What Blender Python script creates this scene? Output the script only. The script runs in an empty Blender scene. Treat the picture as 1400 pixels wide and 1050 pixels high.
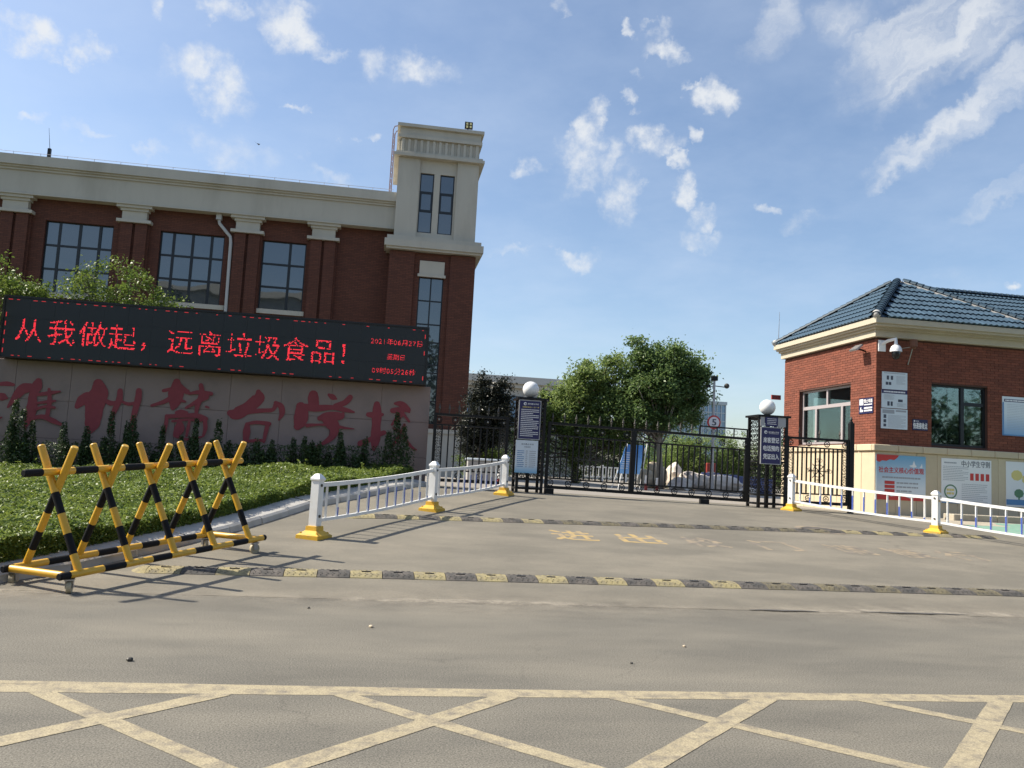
import bpy, bmesh, math, random
import numpy as np
from math import radians, sin, cos, pi, sqrt, atan2
from mathutils import Vector, Matrix

S = bpy.context.scene
COL = S.collection
random.seed(7)
RNG = np.random.default_rng(11)

# ---------------------------------------------------------------- camera
cam_d = bpy.data.cameras.new('camera')
cam = bpy.data.objects.new('camera', cam_d)
COL.objects.link(cam)
cam_d.sensor_width = 36.0
cam_d.lens = 1130.0 / 1400.0 * 36.0
cam_d.clip_start = 0.1
cam_d.clip_end = 4000.0
YAW, PITCH, ROLL = radians(8.76), radians(5.6), radians(3.03)
_f = Vector((sin(YAW) * cos(PITCH), cos(YAW) * cos(PITCH), sin(PITCH)))
_r = Vector((cos(YAW), -sin(YAW), 0))
_u = _r.cross(_f)
_R = _r * cos(ROLL) + _u * sin(ROLL)
_U = _u * cos(ROLL) - _r * sin(ROLL)
cam.matrix_world = Matrix(((_R.x, _U.x, -_f.x, 0), (_R.y, _U.y, -_f.y, 0), (_R.z, _U.z, -_f.z, 1.4), (0, 0, 0, 1)))
S.camera = cam

# ---------------------------------------------------------------- light
SUN_EL = radians(45.0)
SUN_AZ = Vector((-0.96, 0.28, 0)).normalized()          # towards the sun, on the ground plane
SUN_DIR = Vector((SUN_AZ.x * cos(SUN_EL), SUN_AZ.y * cos(SUN_EL), sin(SUN_EL)))
SKY_STRENGTH = 0.115
sd = bpy.data.lights.new('sun', 'SUN')
sd.energy = 5.0
sd.angle = radians(0.53)
sd.color = (1.0, 0.92, 0.79)
so = bpy.data.objects.new('sun', sd)
COL.objects.link(so)
so.rotation_euler = SUN_DIR.to_track_quat('Z', 'Y').to_euler()
so.location = (-30, 10, 40)
S.view_settings.view_transform = 'Standard'
S.view_settings.look = 'None'
S.view_settings.gamma = 1.0
S.view_settings.use_curve_mapping = False
S.view_settings.exposure = 0.6
S.cycles.use_denoising = True
S.cycles.max_bounces = 6
S.cycles.transparent_max_bounces = 12
S.cycles.caustics_reflective = False
S.cycles.caustics_refractive = False

BRUSH=[[[(-8.498,2.598,0.038),(-8.354,2.618,0.053),(-8.205,2.603,0.034)],[(-8.47,2.328,0.076),(-8.387,2.316,0.085),(-8.31,2.293,0.028)],[(-8.267,2.095,0.023),(-8.143,2.314,0.076),(-8.001,2.518,0.114),(-7.825,2.565,0.095)],[(-7.692,2.716,0.076),(-7.714,2.608,0.114),(-7.775,2.391,0.085),(-7.766,2.144,0.114),(-7.806,1.895,0.104),(-7.853,1.716,0.047),(-7.859,1.61,0.019)],[(-7.678,2.415,0.034),(-7.436,2.467,0.047),(-7.216,2.517,0.019)],[(-7.452,2.555,0.03),(-7.414,2.308,0.049),(-7.425,2.024,0.046),(-7.444,1.882,0.034)],[(-7.691,2.22,0.023),(-7.482,2.261,0.034),(-7.294,2.298,0.023)],[(-7.709,2.07,0.027),(-7.504,2.154,0.034),(-7.289,2.146,0.027)],[(-7.801,1.842,0.038),(-7.547,1.928,0.049),(-7.309,1.854,0.057),(-7.12,1.777,0.034)],[(-8.419,1.84,0.034),(-8.356,1.861,0.015)]],[[(-6.83,2.203,0.057),(-6.743,2.334,0.114),(-6.637,2.448,0.095),(-6.506,2.474,0.057)],[(-6.431,2.748,0.114),(-6.396,2.553,0.199),(-6.455,2.298,0.209),(-6.461,2.013,0.18),(-6.474,1.798,0.152),(-6.494,1.655,0.057)],[(-6.262,2.382,0.047),(-6.121,2.32,0.057),(-6.005,2.345,0.038)],[(-5.946,2.619,0.057),(-5.945,2.421,0.068),(-6.022,2.165,0.057),(-6.057,2.002,0.034),(-6.077,1.679,0.027)],[(-5.908,2.387,0.027),(-5.75,2.326,0.038),(-5.616,2.352,0.038)],[(-5.541,2.645,0.064),(-5.54,2.447,0.072),(-5.583,2.174,0.064),(-5.611,1.921,0.049),(-5.618,1.634,0.019)]],[[(-5.014,2.68,0.038),(-4.794,2.731,0.046),(-4.48,2.697,0.049)],[(-4.74,2.899,0.085),(-4.733,2.626,0.171),(-4.749,2.407,0.123),(-4.773,2.297,0.057)],[(-4.663,2.813,0.057),(-4.515,2.695,0.057),(-4.425,2.665,0.027)],[(-4.78,2.569,0.057),(-4.974,2.429,0.049),(-5.239,2.322,0.03)],[(-4.705,2.501,0.057),(-4.511,2.459,0.023)],[(-4.441,2.645,0.027),(-4.237,2.695,0.046),(-3.956,2.677,0.046)],[(-4.199,2.862,0.049),(-4.164,2.663,0.061),(-4.229,2.404,0.057),(-4.248,2.221,0.038)],[(-4.054,2.598,0.064),(-4.253,2.475,0.053),(-4.482,2.315,0.027)],[(-4.042,2.372,0.027),(-3.981,2.354,0.023)],[(-4.678,2.194,0.038),(-4.576,2.208,0.064),(-4.455,2.208,0.034)],[(-4.876,2.092,0.049),(-4.569,2.129,0.046),(-4.225,2.15,0.057),(-4.011,2.09,0.046)],[(-4.884,2.109,0.038),(-4.878,1.929,0.042),(-4.907,1.676,0.03)],[(-4.746,1.991,0.027),(-4.424,2.047,0.03),(-4.112,2.048,0.027)],[(-4.046,2.088,0.046),(-4.01,1.872,0.046),(-4.046,1.689,0.027)],[(-4.595,2.037,0.03),(-4.578,1.839,0.114),(-4.634,1.691,0.076)],[(-4.37,2.032,0.027),(-4.389,1.85,0.038),(-4.408,1.668,0.027)],[(-4.665,1.654,0.027),(-4.385,1.598,0.03),(-4.079,1.669,0.023)]],[[(-2.908,2.795,0.057),(-2.896,2.648,0.142),(-3.092,2.433,0.133),(-3.359,2.252,0.142),(-3.501,2.261,0.076)],[(-3.388,2.177,0.057),(-3.116,2.303,0.057),(-2.802,2.36,0.049),(-2.555,2.394,0.046),(-2.494,2.527,0.049)],[(-2.497,2.563,0.046),(-2.365,2.479,0.068),(-2.335,2.315,0.061),(-2.395,2.164,0.019)],[(-3.093,2.012,0.057),(-3.096,1.829,0.085),(-3.098,1.646,0.057)],[(-3.112,2.029,0.034),(-2.886,2.079,0.042),(-2.6,2.06,0.049)],[(-2.634,2.039,0.049),(-2.67,1.817,0.046),(-2.691,1.633,0.027)],[(-3.027,1.632,0.034),(-2.852,1.66,0.038),(-2.676,1.67,0.03)]],[[(-1.651,2.803,0.114),(-1.642,2.674,0.129),(-1.614,2.545,0.114)],[(-1.289,2.827,0.038),(-1.194,2.777,0.068),(-1.119,2.745,0.027)],[(-0.793,2.803,0.064),(-0.912,2.665,0.068),(-1.125,2.576,0.057)],[(-1.918,2.507,0.114),(-1.888,2.343,0.161),(-1.91,2.156,0.152),(-1.955,2.043,0.095)],[(-1.847,2.512,0.076),(-1.556,2.493,0.083),(-1.195,2.534,0.057),(-0.9,2.497,0.057),(-0.677,2.455,0.019)],[(-1.466,2.257,0.057),(-1.289,2.324,0.095),(-0.999,2.342,0.095),(-0.93,2.402,0.038)],[(-1.321,2.266,0.114),(-1.186,2.163,0.152),(-1.103,2.019,0.114),(-1.162,1.83,0.076),(-1.35,1.672,0.042),(-1.559,1.568,0.015)],[(-1.742,2.074,0.046),(-1.527,2.105,0.027),(-1.31,2.118,0.027)],[(-1.09,2.094,0.046),(-0.87,2.07,0.027),(-0.649,2.057,0.011)]],[[(-0.157,2.675,0.076),(-0.142,2.451,0.114),(-0.14,2.151,0.104),(-0.138,1.852,0.114),(-0.158,1.608,0.047)],[(-0.343,2.419,0.057),(-0.158,2.412,0.076),(-0.011,2.44,0.038)],[(-0.479,1.721,0.076),(-0.301,1.805,0.057),(-0.125,1.927,0.057),(0.055,2.012,0.057)],[(0.268,2.721,0.03),(0.418,2.712,0.076),(0.576,2.589,0.076),(0.617,2.535,0.027)],[(0.223,2.548,0.064),(0.427,2.58,0.064),(0.557,2.588,0.038)],[(0.439,2.675,0.057),(0.398,2.446,0.076),(0.227,2.21,0.027)],[(0.449,2.525,0.038),(0.631,2.31,0.027)],[(0.269,2.137,0.027),(0.462,2.036,0.03),(0.626,1.82,0.034),(0.746,1.695,0.03),(0.843,1.644,0.019)],[(0.525,2.228,0.034),(0.43,1.959,0.038),(0.262,1.687,0.023)]]]
CLOUDS=[[[37.62,18.43,-3.28],[-21.84,17.69,-57.99],[-0.376,0.837,0.397],0.8],[[40.86,23.45,-13.34],[-24.5,11.32,-45.93],[-0.356,0.846,0.398],0.9],[[51.85,26.94,-17.19],[-28.35,13.81,-52.66],[-0.316,0.862,0.396],0.95],[[97.68,16.86,23.6],[-3.6,46.91,-91.56],[-0.256,0.856,0.449],0.6],[[44.08,4.98,9.16],[-0.95,41.5,-77.99],[-0.194,0.865,0.463],0.7],[[21.3,7.24,-5.17],[-14.05,10.39,-31.1],[-0.209,0.895,0.393],1.0],[[42.87,5.99,8.06],[0.21,15.14,-35.69],[-0.198,0.903,0.382],0.6],[[28.91,4.99,-1.81],[-12.17,21.08,-44.52],[-0.124,0.883,0.452],1.0],[[25.77,1.63,4.61],[1.07,41.47,-76.44],[-0.139,0.871,0.471],0.5],[[42.74,-2.24,12.79],[29.89,60.37,-116.75],[-0.085,0.894,0.44],0.4],[[23.65,0.52,-1.02],[-5.51,21.51,-44.08],[-0.001,0.899,0.439],0.75],[[67.77,1.96,15.67],[19.68,64.94,-147.53],[-0.116,0.915,0.387],0.8],[[62.46,17.83,22.16],[6.38,57.95,-147.12],[-0.365,0.872,0.327],0.7],[[52.62,14.6,12.18],[-2.61,45.91,-128.4],[-0.322,0.889,0.325],0.35],[[28.73,7.52,-2.45],[-14.5,17.98,-58.86],[-0.212,0.919,0.333],0.35],[[21.08,4.04,-0.2],[-8.13,17.4,-53.53],[-0.175,0.928,0.328],0.3],[[85.77,-0.82,9.69],[10.72,65.43,-164.99],[-0.033,0.93,0.367],0.5],[[151.15,2.12,18.38],[11.08,75.42,-193.34],[-0.057,0.931,0.36],0.5],[[87.58,6.15,12.17],[4.91,42.71,-117.16],[-0.112,0.935,0.336],0.4],[[40.53,3.99,-1.75],[-12.48,31.19,-95.41],[-0.079,0.944,0.319],0.3],[[66.05,14.89,13.29],[-0.18,43.56,-124.45],[-0.269,0.909,0.319],0.3],[[57.46,-10.2,2.69],[9.97,30.67,-86.73],[0.148,0.927,0.345],0.85],[[47.18,0.63,-26.55],[-17.04,15.97,-27.65],[0.208,0.897,0.39],0.95],[[69.8,-9.3,-21.66],[-8.84,16.66,-36.04],[0.232,0.903,0.361],0.7],[[37.2,-4.09,-11.15],[-8.6,14.73,-33.6],[0.205,0.915,0.348],0.75],[[40.6,-11.67,0.48],[3.8,8.88,-28.16],[0.258,0.911,0.322],0.8],[[42.27,-8.29,-10.59],[-6.33,37.64,-64.07],[0.281,0.839,0.465],1.0],[[86.42,-26.48,-2.26],[15.79,38.05,-73.62],[0.267,0.831,0.487],0.7],[[98.47,-28.9,-0.99],[26.78,66.21,-145.09],[0.257,0.86,0.44],0.7],[[97.48,-28.12,-0.34],[19.81,49.16,-115.2],[0.253,0.873,0.416],0.6],[[41.39,-5.98,-22.19],[-17.99,28.94,-43.39],[0.345,0.841,0.417],1.0],[[71.37,-14.2,-25.03],[-36.51,109.2,-188.09],[0.319,0.845,0.429],0.6],[[96.67,-34.62,-2.55],[14.77,31.24,-82.57],[0.32,0.866,0.385],0.7],[[33.91,-8.25,-5.7],[-1.58,27.45,-63.38],[0.278,0.884,0.376],1.0],[[60.04,-10.5,-26.15],[-34.2,54.97,-106.74],[0.309,0.882,0.355],0.75],[[52.45,-4.78,-39.69],[-34.87,31.76,-50.26],[0.33,0.884,0.33],0.85],[[60.48,-16.0,-22.19],[-10.62,20.9,-50.07],[0.345,0.89,0.298],0.8],[[40.29,-15.39,-0.22],[10.7,20.45,-81.65],[0.345,0.899,0.27],0.5],[[37.36,-8.91,1.27],[8.33,19.22,-79.99],[0.217,0.944,0.249],0.75],[[120.67,-33.09,-1.02],[23.29,61.22,-117.39],[0.235,0.842,0.486],0.6],[[87.18,-18.28,2.16],[14.51,47.09,-83.88],[0.165,0.848,0.504],0.6],[[6.83,-9.41,7.64],[15.69,-1.16,-15.91],[0.509,0.734,0.449],0.8],[[11.37,-10.61,2.59],[11.83,3.68,-19.75],[0.548,0.699,0.459],0.75],[[5.63,-14.62,19.89],[41.53,-12.64,-28.02],[0.508,0.756,0.412],0.6],[[6.47,-7.49,5.1],[29.7,-1.58,-41.79],[0.562,0.739,0.372],0.75],[[13.18,-13.58,10.35],[37.28,-2.24,-52.61],[0.53,0.776,0.343],0.6],[[15.36,-21.14,13.4],[28.1,-1.74,-37.02],[0.59,0.692,0.415],0.5],[[14.31,-22.26,22.15],[25.96,-2.6,-20.0],[0.443,0.759,0.477],0.4],[[39.33,-9.67,-15.48],[-2.62,13.19,-19.39],[0.384,0.787,0.483],0.4],[[28.19,-16.56,4.32],[30.05,16.64,-96.25],[0.452,0.844,0.287],0.35],[[114.59,-54.15,-5.01],[23.88,41.16,-146.66],[0.417,0.855,0.308],0.35],[[12.22,-14.93,12.24],[46.13,-9.49,-69.73],[0.604,0.739,0.299],0.35],[[60.42,-50.21,-5.28],[17.69,22.0,-130.93],[0.636,0.743,0.211],0.6],[[37.65,-6.0,2.01],[13.14,35.64,-139.81],[0.139,0.956,0.257],0.35]]

# ---------------------------------------------------------------- sky with clouds (all in sky directions)
W = bpy.data.worlds.new('World')
S.world = W
W.use_nodes = True
nt = W.node_tree
for n in list(nt.nodes):
    nt.nodes.remove(n)


def N(t, kind, **kw):
    n = t.nodes.new(kind)
    for k, v in kw.items():
        if k == 'ins':
            for i, x in v.items():
                n.inputs[i].default_value = x
        else:
            setattr(n, k, v)
    return n


def math_node(t, op, a, b=None, c=None, clamp=False):
    n = t.nodes.new('ShaderNodeMath')
    n.operation = op
    n.use_clamp = clamp
    for i, x in enumerate((a, b, c)):
        if x is None:
            continue
        if isinstance(x, (int, float)):
            n.inputs[i].default_value = x
        else:
            t.links.new(x, n.inputs[i])
    return n.outputs[0]


def build_sky():
    L = nt.links
    out = N(nt, 'ShaderNodeOutputWorld')
    bg = N(nt, 'ShaderNodeBackground')
    bg.inputs['Strength'].default_value = SKY_STRENGTH
    L.new(bg.outputs[0], out.inputs[0])
    sky = N(nt, 'ShaderNodeTexSky')
    sky.sky_type = 'NISHITA'
    sky.sun_disc = False
    sky.sun_elevation = SUN_EL
    sky.sun_rotation = atan2(SUN_AZ.x, SUN_AZ.y)
    sky.altitude = 50
    sky.air_density = 1.0
    sky.dust_density = 1.3
    sky.ozone_density = 1.8
    tc = N(nt, 'ShaderNodeTexCoord')
    d = tc.outputs['Generated']
    # wobble the direction so that no cloud keeps a smooth outline
    wn = N(nt, 'ShaderNodeTexNoise', ins={'Scale': 26.0, 'Detail': 5.0, 'Roughness': 0.6})
    L.new(d, wn.inputs['Vector'])
    ws = N(nt, 'ShaderNodeVectorMath', operation='SUBTRACT')
    L.new(wn.outputs['Color'], ws.inputs[0])
    ws.inputs[1].default_value = (.5, .5, .5)
    wm = N(nt, 'ShaderNodeVectorMath', operation='MULTIPLY_ADD')
    L.new(ws.outputs[0], wm.inputs[0])
    wm.inputs[1].default_value = (.075, .075, .075)
    L.new(d, wm.inputs[2])
    w = wm.outputs[0]
    total = None
    streak = None
    for k, (E1, E2, c, s) in enumerate(CLOUDS):
        s = min(1., s ** .65)
        da = N(nt, 'ShaderNodeVectorMath', operation='DOT_PRODUCT')
        L.new(w, da.inputs[0]); da.inputs[1].default_value = E1
        db = N(nt, 'ShaderNodeVectorMath', operation='DOT_PRODUCT')
        L.new(w, db.inputs[0]); db.inputs[1].default_value = E2
        a2 = math_node(nt, 'MULTIPLY', da.outputs['Value'], da.outputs['Value'])
        r2 = math_node(nt, 'MULTIPLY_ADD', db.outputs['Value'], db.outputs['Value'], a2)
        m = math_node(nt, 'MULTIPLY_ADD', r2, -0.55 * s, s, clamp=True)
        if 41 <= k <= 48 or k == 51:
            streak = m if streak is None else math_node(nt, 'MAXIMUM', streak, m)
        else:
            total = m if total is None else math_node(nt, 'MAXIMUM', total, m)
    # the listed clouds all stand on this side of the sky (v > 0)
    sep = N(nt, 'ShaderNodeSeparateXYZ')
    L.new(d, sep.inputs[0])
    front = math_node(nt, 'GREATER_THAN', sep.outputs[1], 0.0)
    total = math_node(nt, 'MULTIPLY', total, front)
    streak = math_node(nt, 'MULTIPLY', streak, front)
    # loose scattered cloudlets over the rest of the sky
    pz = math_node(nt, 'ADD', sep.outputs[2], 0.15)
    pl = N(nt, 'ShaderNodeVectorMath', operation='DIVIDE')
    L.new(d, pl.inputs[0])
    cmb = N(nt, 'ShaderNodeCombineXYZ')
    for i in range(3):
        L.new(pz, cmb.inputs[i])
    L.new(cmb.outputs[0], pl.inputs[1])
    gn = N(nt, 'ShaderNodeTexNoise', ins={'Scale': 1.6, 'Detail': 4.0, 'Roughness': 0.55})
    L.new(pl.outputs[0], gn.inputs['Vector'])
    gm = N(nt, 'ShaderNodeMapRange', ins={1: .58, 2: .82, 3: 0., 4: .55})
    gm.clamp = True
    L.new(gn.outputs[0], gm.inputs[0])
    total = math_node(nt, 'MAXIMUM', total, gm.outputs[0])
    dn = N(nt, 'ShaderNodeTexNoise', ins={'Scale': 30.0, 'Detail': 9.0, 'Roughness': 0.6})
    L.new(d, dn.inputs['Vector'])
    dm = math_node(nt, 'MULTIPLY_ADD', dn.outputs[0], 3.6, -1.0)
    mm = math_node(nt, 'MULTIPLY', total, dm)
    ar = N(nt, 'ShaderNodeMapRange', interpolation_type='SMOOTHSTEP', ins={1: .04, 2: 1.2, 3: 0., 4: 1.})
    L.new(mm, ar.inputs[0])
    # wind-drawn streaks: fibres along one direction
    fx = N(nt, 'ShaderNodeVectorMath', operation='DOT_PRODUCT'); L.new(w, fx.inputs[0]); fx.inputs[1].default_value = (.58 * 5, -.67 * 5, .46 * 5)
    fy = N(nt, 'ShaderNodeVectorMath', operation='DOT_PRODUCT'); L.new(w, fy.inputs[0]); fy.inputs[1].default_value = (.59 * 26, -.04 * 26, -.81 * 26)
    fc = N(nt, 'ShaderNodeCombineXYZ'); L.new(fx.outputs['Value'], fc.inputs[0]); L.new(fy.outputs['Value'], fc.inputs[1])
    fn = N(nt, 'ShaderNodeTexNoise', ins={'Scale': 1.0, 'Detail': 7.0, 'Roughness': 0.62})
    L.new(fc.outputs[0], fn.inputs['Vector'])
    fm = math_node(nt, 'MULTIPLY_ADD', fn.outputs[0], 2.4, -.35)
    sm = math_node(nt, 'MULTIPLY', streak, fm)
    sr = N(nt, 'ShaderNodeMapRange', interpolation_type='SMOOTHSTEP', ins={1: .05, 2: .95, 3: 0., 4: .85})
    L.new(sm, sr.inputs[0])
    up = N(nt, 'ShaderNodeMapRange', ins={1: .0, 2: .06, 3: 0., 4: 1.})
    L.new(sep.outputs[2], up.inputs[0])
    al = math_node(nt, 'MULTIPLY', math_node(nt, 'MAXIMUM', ar.outputs[0], sr.outputs[0]), up.outputs[0])
    al = math_node(nt, 'MULTIPLY', al, 0.9)
    # thin milky veil
    vn = N(nt, 'ShaderNodeTexNoise', ins={'Scale': 2.6, 'Detail': 6.0, 'Roughness': 0.6})
    L.new(pl.outputs[0], vn.inputs['Vector'])
    vm = N(nt, 'ShaderNodeMapRange', ins={1: .38, 2: .8, 3: .03, 4: .26})
    L.new(vn.outputs[0], vm.inputs[0])
    vv = math_node(nt, 'MULTIPLY', vm.outputs[0], up.outputs[0])
    veil = N(nt, 'ShaderNodeMixRGB')
    L.new(vv, veil.inputs[0]); L.new(sky.outputs[0], veil.inputs[1])
    veil.inputs[2].default_value = (4.4, 5.0, 5.9, 1)
    mix = N(nt, 'ShaderNodeMixRGB')
    L.new(al, mix.inputs[0]); L.new(veil.outputs[0], mix.inputs[1])
    mix.inputs[2].default_value = (4.9, 5.05, 5.2, 1)
    L.new(mix.outputs[0], bg.inputs[0])


build_sky()

# ---------------------------------------------------------------- helpers


def tag(o, label=None, cat=None, group=None, kind=None, category=None):
    cat = cat or category
    if label: o['label'] = label
    if cat: o['category'] = cat
    if group: o['group'] = group
    if kind: o['kind'] = kind
    return o


def thing(name, loc, label, cat, group=None, rz=0.0, rot=None):
    o = bpy.data.objects.new(name, None)
    o.empty_display_size = 0.2
    COL.objects.link(o)
    o.location = loc
    o.rotation_euler = rot if rot else (0, 0, rz)
    return tag(o, label, cat, group)


class MB:
    """collects shapes and links them as one mesh object"""

    def __init__(self, org=(0, 0, 0)):
        self.o = Vector(org); self.v = []; self.f = []; self.m = []

    def add(self, vs, fs, mi=0):
        b = len(self.v)
        self.v += [tuple(Vector(p) - self.o) for p in vs]
        self.f += [tuple(b + i for i in q) for q in fs]
        self.m += [mi] * len(fs)
        return self

    def box(self, x0, x1, y0, y1, z0, z1, mi=0):
        return self.add([(x0, y0, z0), (x1, y0, z0), (x1, y1, z0), (x0, y1, z0), (x0, y0, z1), (x1, y0, z1), (x1, y1, z1), (x0, y1, z1)],
                        [(0, 3, 2, 1), (4, 5, 6, 7), (0, 1, 5, 4), (1, 2, 6, 5), (2, 3, 7, 6), (3, 0, 4, 7)], mi)

    def cbox(self, x0, x1, y0, y1, z0, z1, c=0.01, mi=0):
        """box with chamfered edges"""
        lo = (x0, y0, z0); hi = (x1, y1, z1)
        c = min(c, (x1 - x0) * .45, (y1 - y0) * .45, (z1 - z0) * .45)
        ids = {}; vs = []
        for sx in (0, 1):
            for sy in (0, 1):
                for sz in (0, 1):
                    s = (sx, sy, sz)
                    for a in range(3):
                        p = [hi[k] if s[k] else lo[k] for k in range(3)]
                        for k in range(3):
                            if k != a:
                                p[k] += -c if s[k] else c
                        ids[(s, a)] = len(vs); vs.append(p)
        fs = []
        for a in range(3):
            b, d = [(1, 2), (2, 0), (0, 1)][a]
            for s in (0, 1):
                q = []
                for (i, j) in ((0, 0), (1, 0), (1, 1), (0, 1)):
                    t = [0, 0, 0]; t[a] = s; t[b] = i; t[d] = j
                    q.append(ids[(tuple(t), a)])
                fs.append(q if s else q[::-1])
        for a in range(3):           # edges along axis a
            b, d = [(1, 2), (2, 0), (0, 1)][a]
            for i in (0, 1):
                for j in (0, 1):
                    t0 = [0, 0, 0]; t0[b] = i; t0[d] = j
                    t1 = list(t0); t1[a] = 1
                    t0 = tuple(t0); t1 = tuple(t1)
                    q = [ids[(t0, b)], ids[(t1, b)], ids[(t1, d)], ids[(t0, d)]]
                    fs.append(q if (i == j) else q[::-1])
        for sx in (0, 1):
            for sy in (0, 1):
                for sz in (0, 1):
                    s = (sx, sy, sz)
                    q = [ids[(s, 0)], ids[(s, 1)], ids[(s, 2)]]
                    fs.append(q if (sx + sy + sz) % 2 == 1 else q[::-1])
        return self.add(vs, fs, mi)

    def tube(self, p0, p1, r0, r1=None, n=8, mi=0, caps=True):
        p0 = Vector(p0); p1 = Vector(p1); r1 = r0 if r1 is None else r1
        d = (p1 - p0).normalized()
        a = d.cross(Vector((0, 0, 1)) if abs(d.z) < .95 else Vector((1, 0, 0))).normalized()
        b = d.cross(a)
        vs = []
        for p, r in ((p0, r0), (p1, r1)):
            for k in range(n):
                t = 2 * pi * k / n
                vs.append(p + (a * cos(t) + b * sin(t)) * r)
        fs = [(k, (k + 1) % n, n + (k + 1) % n, n + k) for k in range(n)]
        if caps:
            fs += [tuple(range(n))[::-1], tuple(range(n, 2 * n))]
        return self.add(vs, fs, mi)

    def bar(self, p0, p1, w, h=None, mi=0):
        """square bar"""
        p0 = Vector(p0); p1 = Vector(p1); h = h or w
        d = (p1 - p0).normalized()
        up = Vector((0, 0, 1)) if abs(d.z) < .95 else Vector((0, 1, 0))
        a = d.cross(up).normalized(); b = a.cross(d)
        vs = [p + a * (sx * w / 2) + b * (sy * h / 2) for p in (p0, p1) for sx, sy in ((-1, -1), (1, -1), (1, 1), (-1, 1))]
        return self.add(vs, [(0, 3, 2, 1), (4, 5, 6, 7), (0, 1, 5, 4), (1, 2, 6, 5), (2, 3, 7, 6), (3, 0, 4, 7)], mi)

    def path(self, pts, r, n=6, mi=0, closed=False):
        pts = [Vector(p) for p in pts]
        rs = r if isinstance(r, (list, tuple)) else [r] * len(pts)
        vs = []; m = len(pts)
        ref = None
        for i, p in enumerate(pts):
            if closed:
                d = (pts[(i + 1) % m] - pts[i - 1]).normalized()
            else:
                d = (pts[min(i + 1, m - 1)] - pts[max(i - 1, 0)]).normalized()
            if ref is None:
                ref = Vector((0, 0, 1)) if abs(d.z) < .9 else Vector((1, 0, 0))
            a = d.cross(ref)
            if a.length < 1e-4:
                a = d.cross(Vector((.3, .8, .5)))
            a.normalize(); b = d.cross(a)
            ref = a.cross(d)
            for k in range(n):
                t = 2 * pi * k / n
                vs.append(p + (a * cos(t) + b * sin(t)) * rs[i])
        fs = []
        for i in range(m if closed else m - 1):
            j = (i + 1) % m
            fs += [(i * n + k, i * n + (k + 1) % n, j * n + (k + 1) % n, j * n + k) for k in range(n)]
        if not closed:
            fs += [tuple(range(n))[::-1], tuple(range((m - 1) * n, m * n))]
        return self.add(vs, fs, mi)

    def lathe(self, prof, n=16, c=(0, 0, 0), mi=0):
        vs = []; fs = []
        for r, z in prof:
            for k in range(n):
                t = 2 * pi * k / n
                vs.append((c[0] + r * cos(t), c[1] + r * sin(t), c[2] + z))
        for i in range(len(prof) - 1):
            fs += [(i * n + k, i * n + (k + 1) % n, (i + 1) * n + (k + 1) % n, (i + 1) * n + k) for k in range(n)]
        fs += [tuple(range(n))[::-1], tuple(range((len(prof) - 1) * n, len(prof) * n))]
        return self.add(vs, fs, mi)

    def ball(self, c, r, n=20, m=12, mi=0, sz=1.0):
        prof = [(max(1e-4, r * sin(pi * i / m)), -r * sz * cos(pi * i / m)) for i in range(m + 1)]
        return self.lathe(prof, n, c, mi)

    def prism(self, poly, fn, mi=0):
        """poly: 2-D outline; fn(x, y, k) -> point for k = 0 (front), 1 (back)"""
        n = len(poly)
        vs = [fn(x, y, 0) for x, y in poly] + [fn(x, y, 1) for x, y in poly]
        fs = [tuple(range(n)), tuple(range(n, 2 * n))[::-1]]
        fs += [(k, n + k, n + (k + 1) % n, (k + 1) % n) for k in range(n)]
        return self.add(vs, fs, mi)

    def mesh(self, name, mats, smooth=False, recalc=True):
        me = bpy.data.meshes.new(name)
        me.from_pydata(self.v, [], self.f)
        ms = mats if isinstance(mats, (list, tuple)) else [mats]
        for m in ms:
            me.materials.append(m)
        if len(ms) > 1:
            me.polygons.foreach_set('material_index', self.m)
        if recalc:
            bm = bmesh.new(); bm.from_mesh(me)
            bmesh.ops.recalc_face_normals(bm, faces=bm.faces)
            bm.to_mesh(me); bm.free()
        if smooth:
            if smooth is True:
                me.shade_smooth()
            else:
                me.shade_smooth()
                me.set_sharp_from_angle(angle=radians(smooth))
        me.update()
        return me

    def build(self, name, mats, parent=None, smooth=False, recalc=True, **kw):
        o = bpy.data.objects.new(name, self.mesh(name, mats, smooth, recalc))
        COL.objects.link(o)
        if parent:
            o.parent = parent
        else:
            o.location = self.o
        return tag(o, **kw)


def inst(name, me, parent, loc, rot=(0, 0, 0), scale=(1, 1, 1)):
    o = bpy.data.objects.new(name, me)
    COL.objects.link(o)
    o.parent = parent
    o.location = loc; o.rotation_euler = rot; o.scale = scale
    return o


# ---------------------------------------------------------------- materials
MATS = {}


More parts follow.
